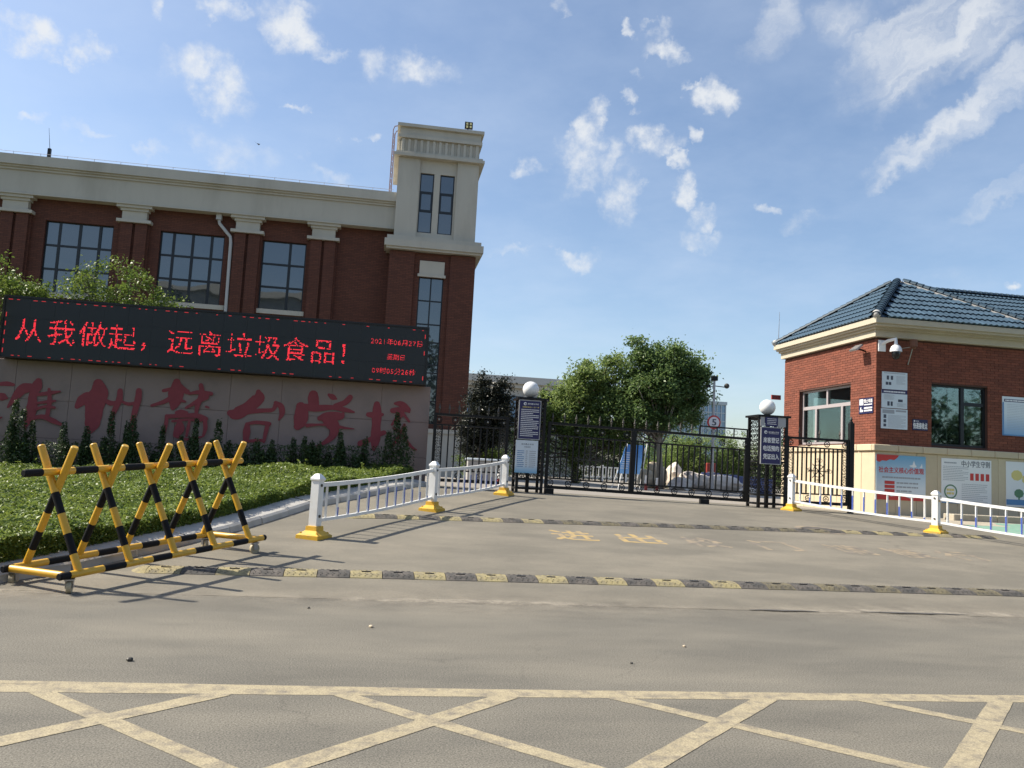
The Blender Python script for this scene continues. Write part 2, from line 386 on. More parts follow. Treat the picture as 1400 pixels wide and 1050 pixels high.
def M(name, col, rough=.6, metal=0., var=.0, vscale=3., bump=0., bscale=60., spec=.5, island=0., objvar=0., dirt=None, dscale=1.2, dlo=.5, dhi=.75, coat=0., stretch=None, speck=0., sscale=180.):
    m = bpy.data.materials.new(name)
    m.use_nodes = True
    t = m.node_tree
    b = t.nodes['Principled BSDF']
    b.inputs['Roughness'].default_value = rough
    b.inputs['Metallic'].default_value = metal
    b.inputs['Specular IOR Level'].default_value = spec
    b.inputs['Coat Weight'].default_value = coat
    c = (*col, 1)
    b.inputs['Base Color'].default_value = c
    geo = N(t, 'ShaderNodeNewGeometry')
    pos = geo.outputs['Position']
    if stretch:
        mp = N(t, 'ShaderNodeMapping')
        mp.inputs['Scale'].default_value = stretch
        t.links.new(pos, mp.inputs[0]); pos = mp.outputs[0]
    cur = None
    if var or island or objvar:
        val = None
        if var:
            nz = N(t, 'ShaderNodeTexNoise', ins={'Scale': vscale, 'Detail': 6., 'Roughness': .65})
            t.links.new(pos, nz.inputs['Vector'])
            val = math_node(t, 'MULTIPLY_ADD', nz.outputs[0], 2 * var * 1.6, 1 - var * 1.6)
        if island:
            v2 = math_node(t, 'MULTIPLY_ADD', geo.outputs['Random Per Island'], 2 * island, 1 - island)
            val = v2 if val is None else math_node(t, 'MULTIPLY', val, v2)
        if objvar:
            oi = N(t, 'ShaderNodeObjectInfo')
            v2 = math_node(t, 'MULTIPLY_ADD', oi.outputs['Random'], 2 * objvar, 1 - objvar)
            val = v2 if val is None else math_node(t, 'MULTIPLY', val, v2)
        mx = N(t, 'ShaderNodeVectorMath', operation='SCALE')
        mx.inputs[0].default_value = col
        t.links.new(val, mx.inputs['Scale'])
        cur = mx.outputs[0]
    if dirt:
        nz = N(t, 'ShaderNodeTexNoise', ins={'Scale': dscale, 'Detail': 8., 'Roughness': .62})
        t.links.new(pos, nz.inputs['Vector'])
        mr = N(t, 'ShaderNodeMapRange', ins={1: dlo, 2: dhi, 3: 0., 4: 1.})
        t.links.new(nz.outputs[0], mr.inputs[0])
        mi = N(t, 'ShaderNodeMixRGB')
        t.links.new(mr.outputs[0], mi.inputs[0])
        if cur is None:
            mi.inputs[1].default_value = c
        else:
            t.links.new(cur, mi.inputs[1])
        mi.inputs[2].default_value = (*dirt, 1)
        cur = mi.outputs[0]
    if speck:
        nz = N(t, 'ShaderNodeTexNoise', ins={'Scale': sscale, 'Detail': 2., 'Roughness': .8})
        t.links.new(geo.outputs['Position'], nz.inputs['Vector'])
        fac = math_node(t, 'MULTIPLY_ADD', nz.outputs[0], 4 * speck, 1 - 2 * speck)
        sc = N(t, 'ShaderNodeVectorMath', operation='SCALE')
        if cur is None: sc.inputs[0].default_value = col
        else: t.links.new(cur, sc.inputs[0])
        t.links.new(fac, sc.inputs['Scale'])
        cur = sc.outputs[0]
    if cur is not None:
        t.links.new(cur, b.inputs['Base Color'])
    if bump:
        nb = N(t, 'ShaderNodeTexNoise', ins={'Scale': bscale, 'Detail': 4., 'Roughness': .6})
        t.links.new(pos, nb.inputs['Vector'])
        bp = N(t, 'ShaderNodeBump')
        bp.inputs['Strength'].default_value = bump
        bp.inputs['Distance'].default_value = .02
        t.links.new(nb.outputs[0], bp.inputs['Height'])
        t.links.new(bp.outputs[0], b.inputs['Normal'])
    MATS[name] = m
    return m


def glass_mat(name, tint, see=.0, rough=.02, body=(.02, .03, .04), base=.12, gain=.9):
    """window glass: a mirror-like coat over a dark (or see-through) pane"""
    m = bpy.data.materials.new(name); m.use_nodes = True
    t = m.node_tree
    for n in list(t.nodes): t.nodes.remove(n)
    out = N(t, 'ShaderNodeOutputMaterial')
    gl = N(t, 'ShaderNodeBsdfGlossy'); gl.inputs['Color'].default_value = (*tint, 1); gl.inputs['Roughness'].default_value = rough
    fr = N(t, 'ShaderNodeFresnel'); fr.inputs['IOR'].default_value = 1.9
    mix = N(t, 'ShaderNodeMixShader')
    fac = math_node(t, 'MULTIPLY_ADD', fr.outputs[0], gain, base, clamp=True)
    t.links.new(fac, mix.inputs[0])
    di = N(t, 'ShaderNodeBsdfDiffuse'); di.inputs['Color'].default_value = (*body, 1)
    base = di.outputs[0]
    if see > 0:
        tr = N(t, 'ShaderNodeBsdfTransparent'); tr.inputs['Color'].default_value = (.80, .86, .82, 1)
        m2 = N(t, 'ShaderNodeMixShader'); m2.inputs[0].default_value = see
        t.links.new(base, m2.inputs[1]); t.links.new(tr.outputs[0], m2.inputs[2])
        base = m2.outputs[0]
    # panes are never quite flat
    geo = N(t, 'ShaderNodeNewGeometry')
    nb = N(t, 'ShaderNodeTexNoise', ins={'Scale': .8, 'Detail': 1.})
    t.links.new(geo.outputs['Position'], nb.inputs['Vector'])
    bp = N(t, 'ShaderNodeBump'); bp.inputs['Strength'].default_value = .08; bp.inputs['Distance'].default_value = .05
    t.links.new(nb.outputs[0], bp.inputs['Height']); t.links.new(bp.outputs[0], gl.inputs['Normal'])
    t.links.new(base, mix.inputs[1]); t.links.new(gl.outputs[0], mix.inputs[2])
    t.links.new(mix.outputs[0], out.inputs[0])
    return m


def leaf_mat(name, c0, c1, trans=.35, rough=.45):
    m = bpy.data.materials.new(name); m.use_nodes = True
    t = m.node_tree
    b = t.nodes['Principled BSDF']
    out = t.nodes['Material Output']
    at = N(t, 'ShaderNodeAttribute'); at.attribute_name = 'var'
    mx = N(t, 'ShaderNodeMixRGB')
    mx.inputs[1].default_value = (*c0, 1); mx.inputs[2].default_value = (*c1, 1)
    t.links.new(at.outputs['Fac'], mx.inputs[0])
    t.links.new(mx.outputs[0], b.inputs['Base Color'])
    b.inputs['Roughness'].default_value = rough
    b.inputs['Specular IOR Level'].default_value = .35
    tr = N(t, 'ShaderNodeBsdfTranslucent')
    hs = N(t, 'ShaderNodeHueSaturation'); hs.inputs['Value'].default_value = 1.3; hs.inputs['Hue'].default_value = .485
    t.links.new(mx.outputs[0], hs.inputs['Color']); t.links.new(hs.outputs[0], tr.inputs['Color'])
    ms = N(t, 'ShaderNodeMixShader'); ms.inputs[0].default_value = trans
    t.links.new(b.outputs[0], ms.inputs[1]); t.links.new(tr.outputs[0], ms.inputs[2])
    t.links.new(ms.outputs[0], out.inputs[0])
    return m


def emit_mat(name, col, strength):
    m = bpy.data.materials.new(name); m.use_nodes = True
    b = m.node_tree.nodes['Principled BSDF']
    b.inputs['Base Color'].default_value = (*[x * .3 for x in col], 1)
    b.inputs['Emission Color'].default_value = (*col, 1)
    b.inputs['Emission Strength'].default_value = strength
    return m


def grad_mat(name, c0, c1, z0, z1, rough=.4, grime=.06):
    """printed sheet whose ink runs from one colour at the bottom to another at the top"""
    m = bpy.data.materials.new(name); m.use_nodes = True
    t = m.node_tree; b = t.nodes['Principled BSDF']
    geo = N(t, 'ShaderNodeNewGeometry'); sp = N(t, 'ShaderNodeSeparateXYZ')
    t.links.new(geo.outputs['Position'], sp.inputs[0])
    mr = N(t, 'ShaderNodeMapRange', ins={1: z0, 2: z1, 3: 0., 4: 1.})
    t.links.new(sp.outputs[2], mr.inputs[0])
    mx = N(t, 'ShaderNodeMixRGB'); mx.inputs[1].default_value = (*c0, 1); mx.inputs[2].default_value = (*c1, 1)
    t.links.new(mr.outputs[0], mx.inputs[0]); t.links.new(mx.outputs[0], b.inputs['Base Color'])
    b.inputs['Roughness'].default_value = rough
    return m


M('asphalt', (.128, .119, .097), .92, var=.16, vscale=1.6, bump=.22, bscale=420, dirt=(.198, .180, .142), dscale=1.0, dlo=.40, dhi=.72, speck=.85, sscale=100, stretch=(.4, 1, 1))
M('driveway', (.152, .138, .108), .9, var=.14, vscale=1.3, bump=.25, bscale=260, dirt=(.228, .203, .156), dscale=1.1, dlo=.42, dhi=.72, speck=.4, sscale=120, stretch=(.55, 1, 1))
M('court', (.27, .245, .21), .9, var=.15, vscale=.7, bump=.2)
def add_cracks(m, scale, width, amount, seed):
    """thin dark cracks that wander and break off"""
    t = m.node_tree; bs = t.nodes['Principled BSDF']; cur = bs.inputs['Base Color'].links[0].from_socket
    g = N(t, 'ShaderNodeNewGeometry')
    wn = N(t, 'ShaderNodeTexNoise', ins={'Scale': 2.2, 'Detail': 6., 'Roughness': .6}); t.links.new(g.outputs['Position'], wn.inputs['Vector'])
    ad = N(t, 'ShaderNodeVectorMath', operation='MULTIPLY_ADD'); t.links.new(wn.outputs['Color'], ad.inputs[0]); ad.inputs[1].default_value = (.7, .7, 0); t.links.new(g.outputs['Position'], ad.inputs[2])
    of = N(t, 'ShaderNodeVectorMath', operation='ADD'); t.links.new(ad.outputs[0], of.inputs[0]); of.inputs[1].default_value = (seed, seed * .7, 0)
    vo = N(t, 'ShaderNodeTexVoronoi', feature='DISTANCE_TO_EDGE', ins={'Scale': scale}); t.links.new(of.outputs[0], vo.inputs['Vector'])
    mr = N(t, 'ShaderNodeMapRange', ins={1: 0., 2: width, 3: 1., 4: 0.}); t.links.new(vo.outputs['Distance'], mr.inputs[0])
    mk = N(t, 'ShaderNodeTexNoise', ins={'Scale': .55, 'Detail': 2.}); t.links.new(of.outputs[0], mk.inputs['Vector'])
    mm = N(t, 'ShaderNodeMapRange', ins={1: .50, 2: .60, 3: 0., 4: amount}); t.links.new(mk.outputs[0], mm.inputs[0])
    mx = N(t, 'ShaderNodeMixRGB'); t.links.new(math_node(t, 'MULTIPLY', mr.outputs[0], mm.outputs[0]), mx.inputs[0]); t.links.new(cur, mx.inputs[1]); mx.inputs[2].default_value = (.055, .05, .042, 1)
    t.links.new(mx.outputs[0], bs.inputs['Base Color'])


add_cracks(MATS['asphalt'], .42, .005, .28, 3.1)
add_cracks(MATS['driveway'], .33, .004, .25, 8.4)
M('far_ground', (.12, .12, .075), .95, var=.3, vscale=.05)
M('soil', (.05, .04, .028), .95, var=.3, vscale=4, bump=.6, bscale=30)
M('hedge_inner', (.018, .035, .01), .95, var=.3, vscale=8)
M('road_paint', (.335, .285, .185), .9, var=.14, vscale=7, dirt=(.17, .15, .12), dscale=9, dlo=.47, dhi=.70, speck=.45, sscale=100)
M('yellow_text', (.44, .31, .115), .85, var=.15, vscale=6, dirt=(.22, .19, .155), dscale=6, dlo=.42, dhi=.66)
M('faded_text', (.32, .255, .165), .88, var=.12, vscale=6, dirt=(.17, .15, .125), dscale=5, dlo=.36, dhi=.60)
M('dust', (.36, .32, .255), .95, var=.25, vscale=5, dirt=(.19, .17, .14), dscale=2.2, dlo=.44, dhi=.68)
dm_ = MATS['dust']; dm_t = dm_.node_tree
_g = N(dm_t, 'ShaderNodeNewGeometry'); _n = N(dm_t, 'ShaderNodeTexNoise', ins={'Scale': 2.6, 'Detail': 8., 'Roughness': .7}); dm_t.links.new(_g.outputs['Position'], _n.inputs['Vector'])
_a = N(dm_t, 'ShaderNodeAttribute'); _a.attribute_name = 'var'
_m = N(dm_t, 'ShaderNodeMapRange', ins={1: .24, 2: .66, 3: 0., 4: 1.}); dm_t.links.new(_n.outputs[0], _m.inputs[0])
dm_t.links.new(math_node(dm_t, 'MULTIPLY', _m.outputs[0], _a.outputs['Fac']), dm_t.nodes['Principled BSDF'].inputs['Alpha'])
M('damp', (.10, .092, .08), .6, var=.2, vscale=5)
M('concrete', (.42, .405, .375), .85, var=.12, vscale=6, bump=.3, bscale=80, dirt=(.25, .23, .20), dscale=3, dlo=.5, dhi=.8)
M('brick_red', (.19, .056, .031), .8, var=.10, vscale=5, bump=.3, bscale=90, island=.20)
M('mortar', (.085, .042, .032), .95)
M('brick_wall', (.118, .042, .025), .85, var=.12, vscale=1.2, bump=.3, bscale=30)
_t = MATS['brick_wall'].node_tree
_b = _t.nodes['Principled BSDF']; _l = _b.inputs['Base Color'].links[0].from_socket
_g = N(_t, 'ShaderNodeNewGeometry'); _s = N(_t, 'ShaderNodeSeparateXYZ'); _t.links.new(_g.outputs['Position'], _s.inputs[0])
_c = N(_t, 'ShaderNodeCombineXYZ'); _t.links.new(math_node(_t, 'ADD', _s.outputs[0], _s.outputs[1]), _c.inputs[0]); _t.links.new(_s.outputs[2], _c.inputs[1])
_k = N(_t, 'ShaderNodeTexBrick', ins={'Color1': (.82, .82, .82, 1), 'Color2': (1.2, 1.16, 1.12, 1), 'Mortar': (.62, .66, .7, 1), 'Scale': 1.0, 'Mortar Size': .011, 'Brick Width': .25, 'Row Height': .075})
_t.links.new(_c.outputs[0], _k.inputs['Vector'])
_m = N(_t, 'ShaderNodeVectorMath', operation='MULTIPLY'); _t.links.new(_l, _m.inputs[0]); _t.links.new(_k.outputs['Color'], _m.inputs[1]); _t.links.new(_m.outputs[0], _b.inputs['Base Color'])
M('brick_groove', (.085, .028, .02), .9)
M('stucco', (.50, .47, .395), .85, var=.07, vscale=1.5, bump=.12, bscale=60, dirt=(.39, .36, .295), dscale=.7, dlo=.52, dhi=.8, stretch=(1, 1, .25))
M('stucco_cream', (.50, .45, .345), .82, var=.06, vscale=2, bump=.1)
M('stone_cream', (.56, .465, .32), .75, var=.07, vscale=6, bump=.12, bscale=60, objvar=.06)
M('granite', (.285, .205, .178), .5, var=.09, vscale=40, dirt=(.215, .16, .14), dscale=1.2, dlo=.5, dhi=.75)
M('brush_red', (.27, .038, .048), .55, var=.12, vscale=12)
M('frame_dark', (.018, .022, .026), .4, metal=.2)
M('frame_alu', (.50, .45, .45), .4, metal=.3)
M('iron_black', (.012, .012, .013), .42, metal=.3, spec=.4)
M('iron_dusty', (.07, .065, .055), .6, metal=.2)
M('iron_pale', (.30, .28, .24), .6, metal=.2)
M('white_paint', (.78, .78, .76), .42, var=.04, vscale=4, dirt=(.6, .57, .5), dscale=3, dlo=.55, dhi=.85)
M('sleeve_blue', (.05, .10, .42), .45)
M('base_yellow', (.68, .40, .03), .55, var=.1, vscale=15, dirt=(.38, .27, .10), dscale=10, dlo=.5, dhi=.75)
M('barrier_yellow', (.66, .37, .025), .42, var=.06, vscale=9, coat=.2, dirt=(.42, .25, .06), dscale=11, dlo=.58, dhi=.8)
M('barrier_black', (.009, .009, .010), .7, spec=.2, var=.2, vscale=9)
M('rubber_black', (.062, .059, .054), .85, var=.25, vscale=20, bump=.5, bscale=150, dirt=(.15, .13, .11), dscale=7, dlo=.42, dhi=.7)
M('rubber_worn', (.17, .145, .085), .85, var=.25, vscale=20, bump=.5, bscale=150, dirt=(.075, .07, .06), dscale=9, dlo=.42, dhi=.66)
M('rubber_yellow', (.34, .285, .14), .8, var=.2, vscale=20, bump=.5, bscale=150, dirt=(.17, .15, .11), dscale=8, dlo=.42, dhi=.72)
M('caster', (.42, .36, .24), .6, var=.2, vscale=30)
M('steel', (.35, .35, .36), .4, metal=.8)
M('globe_white', (.82, .82, .80), .3)
M('globe_amber', (.72, .62, .22), .35)
M('navy', (.022, .022, .105), .35)
M('navy_deep', (.018, .02, .075), .35)
M('silver', (.42, .42, .43), .45, metal=.4)
M('print_white', (.80, .80, .80), .5)
M('print_grey', (.34, .36, .39), .5)
M('print_pale', (.66, .73, .78), .5)
M('print_dark', (.06, .07, .10), .5)
M('print_red', (.55, .045, .04), .5)
M('print_blue', (.10, .25, .48), .5)
M('print_yellow', (.72, .60, .22), .5)
M('print_green', (.10, .22, .12), .5)
M('led_face', (.020, .024, .026), .55, var=.08, vscale=2)
M('led_case', (.012, .012, .013), .4)
M('tile_blue', (.058, .100, .140), .55, var=.10, vscale=6, objvar=.22, spec=.3, dirt=(.06, .09, .12), dscale=1.5, dlo=.52, dhi=.8)
M('ridge_blue', (.030, .058, .082), .45, objvar=.15)
M('roof_mortar', (.45, .44, .42), .9)
M('bark', (.10, .078, .055), .9, var=.25, vscale=12, bump=.6, bscale=40)
M('bark_pale', (.30, .26, .21), .9, var=.2, vscale=12, bump=.5, bscale=40)
M('rock', (.62, .50, .35), .85, var=.18, vscale=2.5, bump=.5, bscale=12, dirt=(.33, .28, .22), dscale=1.2, dlo=.5, dhi=.8)
M('rock_white', (.72, .64, .55), .85, var=.16, vscale=2.5, bump=.5, bscale=12, dirt=(.42, .36, .36), dscale=1.2, dlo=.48, dhi=.75)
M('sandy', (.42, .37, .285), .92, var=.12, vscale=3, bump=.2, dirt=(.30, .265, .21), dscale=2, dlo=.45, dhi=.75)
M('green_paving', (.18, .33, .25), .9, var=.2, vscale=10, dirt=(.30, .33, .26), dscale=7, dlo=.5, dhi=.75)
M('grey_wall', (.40, .39, .37), .85, var=.08, vscale=1)
M('pale_wall', (.56, .54, .49), .85, var=.06, vscale=.5)
M('room_wall', (.10, .105, .095), .9)
M('cam_white', (.75, .76, .77), .3)
M('cam_black', (.01, .01, .012), .15)
M('pipe_white', (.46, .46, .44), .5)
M('rust', (.16, .07, .04), .75, var=.2, vscale=8)
M('far_panel', (.34, .44, .56), .5)
M('far_frame', (.50, .54, .58), .6)
M('pool_blue', (.07, .10, .24), .5, var=.1, vscale=1.5)
M('board_blue', (.10, .30, .62), .5)
M('led_yellow', (.8, .72, .35), .4)
M('plastic_red', (.32, .05, .04), .5)
M('bird', (.02, .02, .02), .8)
GLASS = glass_mat('window_glass', (.70, .74, .76), body=(.026, .034, .040))
GLASS_SEE = glass_mat('guard_glass', (.75, .85, .85), see=.93, base=.03, gain=.7)
FAR_GLASS = glass_mat('far_glass', (.55, .68, .85), body=(.10, .17, .28), rough=.1)
LED_RED = emit_mat('led_red', (1.0, .035, .055), .9)
LED_DIM = emit_mat('led_dim', (1.0, .06, .07), .32)
LEAF_HEDGE = leaf_mat('leaf_hedge', (.070, .125, .024), (.205, .275, .058), .35)
LEAF_TREE = leaf_mat('leaf_tree', (.10, .17, .05), (.255, .34, .105), .42)
LEAF_LIGHT = leaf_mat('leaf_light', (.06, .12, .022), (.18, .25, .05), .35)
LEAF_DARK = leaf_mat('leaf_dark', (.066, .128, .042), (.185, .275, .095), .38)
LEAF_HEDGE2 = leaf_mat('leaf_boundary', (.020, .042, .016), (.055, .085, .03), .25)
LEAF_PURPLE = leaf_mat('leaf_purple', (.012, .017, .012), (.030, .036, .024), .15)
LEAF_CONE = leaf_mat('leaf_conifer', (.026, .052, .018), (.065, .105, .032), .25)
LEAF_WILLOW = leaf_mat('leaf_willow', (.10, .15, .035), (.23, .27, .08), .4)


def gz(u, v):
    """height of the ground: flat street, a ramp up to the gate, then level"""
    r = min(max((v - 8.3) / 10.2, 0.), 1.)
    return r * (.82 - .0155 * min(max(u, 0.), 14.) + .042 * min(max(u, -9.), 0.))


# ---------------------------------------------------------------- lettering
_FONT_CACHE = {}


def glyphs(body, offset=0.0):
    """2-D triangles of a line of text: (points Nx2, faces)"""
    k = (body, offset)
    if k in _FONT_CACHE:
        return _FONT_CACHE[k]
    cu = bpy.data.curves.new('lettering', 'FONT')
    cu.body = body; cu.size = 1.0; cu.offset = offset; cu.resolution_u = 3
    ob = bpy.data.objects.new('lettering', cu)
    COL.objects.link(ob)
    me = bpy.data.meshes.new_from_object(ob.evaluated_get(bpy.context.evaluated_depsgraph_get()))
    P = np.array([v.co[:2] for v in me.vertices]) if len(me.vertices) else np.zeros((0, 2))
    F = [tuple(p.vertices) for p in me.polygons]
    bpy.data.objects.remove(ob); bpy.data.curves.remove(cu); bpy.data.meshes.remove(me)
    _FONT_CACHE[k] = (P, F)
    return P, F


def text_on(mb, body, x0, x1, z0, z1, fn, mi=0, offset=0.0, lift=(0, -.00025, 0)):
    """fit a line of text in the box [x0, x1] x [z0, z1] and map each point with fn(x, z)"""
    P, F = glyphs(body, 0.0)
    if not len(P):
        return
    lo = P.min(0); hi = P.max(0); s = hi - lo
    sx = (x1 - x0) / s[0]; sz = (z1 - z0) / s[1]
    # a heavier stroke is the same outline set side by side
    for k, (dx, dz) in enumerate(((0, 0),) if not offset else ((-offset, -offset * .7), (offset, -offset * .7), (-offset, offset * .7), (offset, offset * .7))):
        mb.add([Vector(fn(x0 + (p[0] - lo[0] + dx) * sx, z0 + (p[1] - lo[1] + dz) * sz)) + Vector(lift) * k for p in P], F, mi)


def raster(body, n, offset=0.0):
    """light-emitting dots of one character on an n x n grid (row 0 at the bottom)"""
    P, F = glyphs(body, offset)
    g = np.zeros((n, n), bool)
    if not len(P):
        return g
    # common character cell of the font: about one unit wide, from -0.12 to 0.88
    Q = (P - np.array([0.0, -0.12])) * n
    for f in F:
        for k in range(1, len(f) - 1):
            a, b, c = Q[f[0]], Q[f[k]], Q[f[k + 1]]
            lo = np.floor(np.minimum(np.minimum(a, b), c) - .5).astype(int)
            hi = np.ceil(np.maximum(np.maximum(a, b), c) + .5).astype(int)
            for i in range(max(lo[0], 0), min(hi[0] + 1, n)):
                for j in range(max(lo[1], 0), min(hi[1] + 1, n)):
                    for ox, oy in ((.5, .5),):
                        p = np.array([i + ox, j + oy])
                        d = [(q[0] - p[0]) * (r[1] - p[1]) - (q[1] - p[1]) * (r[0] - p[0]) for q, r in ((a, b), (b, c), (c, a))]
                        if min(d) >= 0 or max(d) <= 0:
                            g[j, i] = True
    return g


# ---------------------------------------------------------------- foliage
def leaf_object(name, pts, size, mat, parent=None, up=0.0, org=(0, 0, 0), var_bias=None, aspect=.5, **kw):
    """leaf-sized faces at the given points"""
    pts = np.asarray(pts, float)
    n = len(pts)
    nr = RNG.normal(size=(n, 3)); nr[:, 2] = np.abs(nr[:, 2]) + up
    nr /= np.linalg.norm(nr, axis=1)[:, None]
    a = np.cross(nr, RNG.normal(size=(n, 3)))
    a /= np.linalg.norm(a, axis=1)[:, None] + 1e-9
    b = np.cross(nr, a)
    L = size * RNG.uniform(.6, 1.35, n)[:, None]
    Wd = L * aspect
    bend = nr * L * .18
    V = np.empty((n, 4, 3))
    V[:, 0] = pts - a * L / 2
    V[:, 1] = pts + b * Wd / 2 + bend
    V[:, 2] = pts + a * L / 2
    V[:, 3] = pts - b * Wd / 2 + bend
    V -= np.array(org)
    me = bpy.data.meshes.new(name)
    me.vertices.add(4 * n); me.loops.add(4 * n); me.polygons.add(n)
    me.vertices.foreach_set('co', V.reshape(-1))
    me.loops.foreach_set('vertex_index', np.arange(4 * n, dtype=np.int32))
    me.polygons.foreach_set('loop_start', np.arange(0, 4 * n, 4, dtype=np.int32))
    me.update(calc_edges=True)
    at = me.attributes.new('var', 'FLOAT', 'FACE')
    var = RNG.random(n)
    if var_bias is not None:
        var = np.clip(var * .6 + var_bias * .5, 0, 1)
    at.data.foreach_set('value', var.astype(np.float32))
    me.materials.append(mat)
    o = bpy.data.objects.new(name, me)
    COL.objects.link(o)
    if parent: o.parent = parent
    else: o.location = org
    return tag(o, **kw)


def clumps(ells, ncl, per, sig, rng, shell=.55):
    """leaf points in clumps spread through the outer part of some ellipsoids"""
    vol = np.array([e[3] * e[4] * e[5] for e in ells]); vol = vol / vol.sum()
    C = []; P = []; B = []
    for k in rng.choice(len(ells), ncl, p=vol):
        e = ells[k]
        d = rng.normal(size=3); d /= np.linalg.norm(d)
        r = shell + (1 - shell) * rng.random() ** .6
        r *= 1 + float(np.clip(.22 * rng.normal(), -.5, .3))
        c = np.array(e[:3]) + d * r * np.array(e[3:6])
        C.append(c)
        m = int(per * rng.uniform(.5, 1.5))
        s = sig * rng.uniform(.6, 1.5)
        P.append(c + rng.normal(size=(m, 3)) * s * np.array([1, 1, .75]))
        B.append(np.full(m, rng.random()))
    return np.array(C), np.concatenate(P), np.concatenate(B)


def tree(name, base, ells, label, cat, ncl, per, sig, leaf, mat, trunk_r=.14, trunk_top=None, bark='bark', group=None, seed=1, limbs=14, shell=.55, lean=(0, 0), up=.3):
    rng = np.random.default_rng(seed)
    t = thing(name, base, label, cat, group)
    C, P, B = clumps(ells, ncl, per, sig, rng, shell)
    leaf_object('crown', P, leaf, mat, t, up=up, org=base, var_bias=B)
    mb = MB(base)
    top = Vector(ells[0][:3]) if trunk_top is None else Vector(trunk_top)
    b = Vector(base)
    pts = []
    for k in range(7):
        s = k / 6
        p = b.lerp(top, s) + Vector((sin(s * 5 + seed) * .06 + lean[0] * s * (1 - s), cos(s * 4 + seed) * .06 + lean[1] * s * (1 - s), 0)) * (1 if 0 < k < 6 else 0)
        pts.append(p)
    mb.path(pts, [trunk_r * (1.25 - .85 * k / 6) for k in range(7)], 8)
    for k in range(min(limbs, len(C))):
        c = Vector(C[k])
        s = min(max((c.z - b.z) / max(top.z - b.z, .1) * .62, .3), .92)
        q = b.lerp(top, s)
        mid = q.lerp(c, .5) + Vector((0, 0, -.12 * (c - q).length))
        mb.path([q, mid, c], [trunk_r * .42, trunk_r * .26, trunk_r * .1], 5)
    mb.build('trunk', MATS[bark], t, smooth=True)
    return t

# ================================================================ ground
def sheet(name, poly_fn, us, vs, mat, dz, kind='structure', **kw):
    """grid sheet that follows the ground; poly_fn(u, v) moves grid points into shape"""
    V = []; F = []
    for j, v in enumerate(vs):
        for i, u in enumerate(us):
            x, y = poly_fn(u, v)
            V.append((x, y, gz(x, y) + dz))
    n = len(us)
    for j in range(len(vs) - 1):
        for i in range(n - 1):
            F.append((j * n + i, j * n + i + 1, (j + 1) * n + i + 1, (j + 1) * n + i))
    mb = MB(); mb.add(V, F)
    return mb.build(name, mat, smooth=True, kind=kind, recalc=False, **kw)


def lin(a, b, n):
    return [a + (b - a) * i / (n - 1) for i in range(n)]


ident = lambda u, v: (u, v)
far = lin(-9, 14, 24)
sheet('ground', ident, [-1500, -300, -60, -20] + far + [20, 60, 300, 1500], [-300, -40, 0, 8.3] + lin(8.6, 18.5, 20) + [25, 60, 200, 2500], MATS['far_ground'], -.06)
road = sheet('road', ident, [-60, -20, -8, 0, 8, 20, 60], [-14, 0, 4, 8.299, 8.42], MATS['asphalt'], 0.)
KERB = [(-14., 7.75), (-8., 7.95), (-4.6, 8.02), (-3.85, 8.25), (-3.45, 8.62), (-2.96, 9.44), (-2.4, 10.78), (-2.0, 11.75), (-1.5, 13.3), (-1.06, 14.8), (-.22, 16.3), (.35, 17.5), (.85, 18.5), (1.15, 19.3)]


def kerb_u(v):
    for (u0, v0), (u1, v1) in zip(KERB[3:], KERB[4:]):
        if v0 <= v <= v1:
            return u0 + (u1 - u0) * (v - v0) / (v1 - v0)
    return KERB[3][0] if v < KERB[3][1] else KERB[-1][0]


DV = [8.40, 8.6] + lin(9, 18.5, 20) + [19.3, 21]
drive = sheet('driveway', lambda s, v: (kerb_u(v) - .1 + s * (32 - kerb_u(v)), v), [0, .05, .1, .15, .2, .25, .3, .36, .42, .5, .7, 1.], DV, MATS['driveway'], .004)
sheet('courtyard', ident, [-3, 0, 3, 6, 9, 12, 14, 40], [20.9, 24, 30, 40, 60, 80], MATS['court'], .006)
# dusty seam where the ramp meets the street, with damp patches lying in it
mb = MB()
rr = random.Random(3)
prof = [(-.85, 0.), (-.35, .35), (-.10, .6), (-.05, 1.), (.04, 1.), (.09, .45), (.35, .2), (.75, 0.)]
V = []; vals = []; F = []
for k in range(121):
    u = -9 + k * .25
    for w, a in prof:
        v = 8.42 + .012 * u + w + (.03 * rr.uniform(-1, 1) if abs(w) < .1 else 0)
        V.append((u, v, gz(u, v) + .0065)); vals.append(a * (.75 + .25 * sin(u * 1.3)))
q = len(prof)
F = [(k * q + i, k * q + q + i, k * q + q + i + 1, k * q + i + 1) for k in range(120) for i in range(q - 1)]
mb.add(V, F)
dl = mb.build('dust_line', MATS['dust'], drive, recalc=False)
at = dl.data.attributes.new('var', 'FLOAT', 'POINT'); at.data.foreach_set('value', np.array(vals, np.float32))
for (u0, u1, vv) in ((3.95, 4.75, 8.40), (5.25, 6.55, 8.44)):
    mb = MB()
    K = 14
    pts = []
    for k in range(K):
        u = u0 + (u1 - u0) * k / (K - 1); w = .035 * sin(pi * k / (K - 1)) + .006
        pts.append((u, vv + w * (.7 + .5 * rr.random()), w * (.7 + .5 * rr.random())))
    mb.add([(u, t, gz(u, t) + .009) for u, t, w in pts] + [(u, t - 2 * w, gz(u, t) + .009) for u, t, w in pts], [(k, k + 1, K + k + 1, K + k) for k in range(K - 1)])
    mb.build('damp_patch', MATS['damp'], drive)


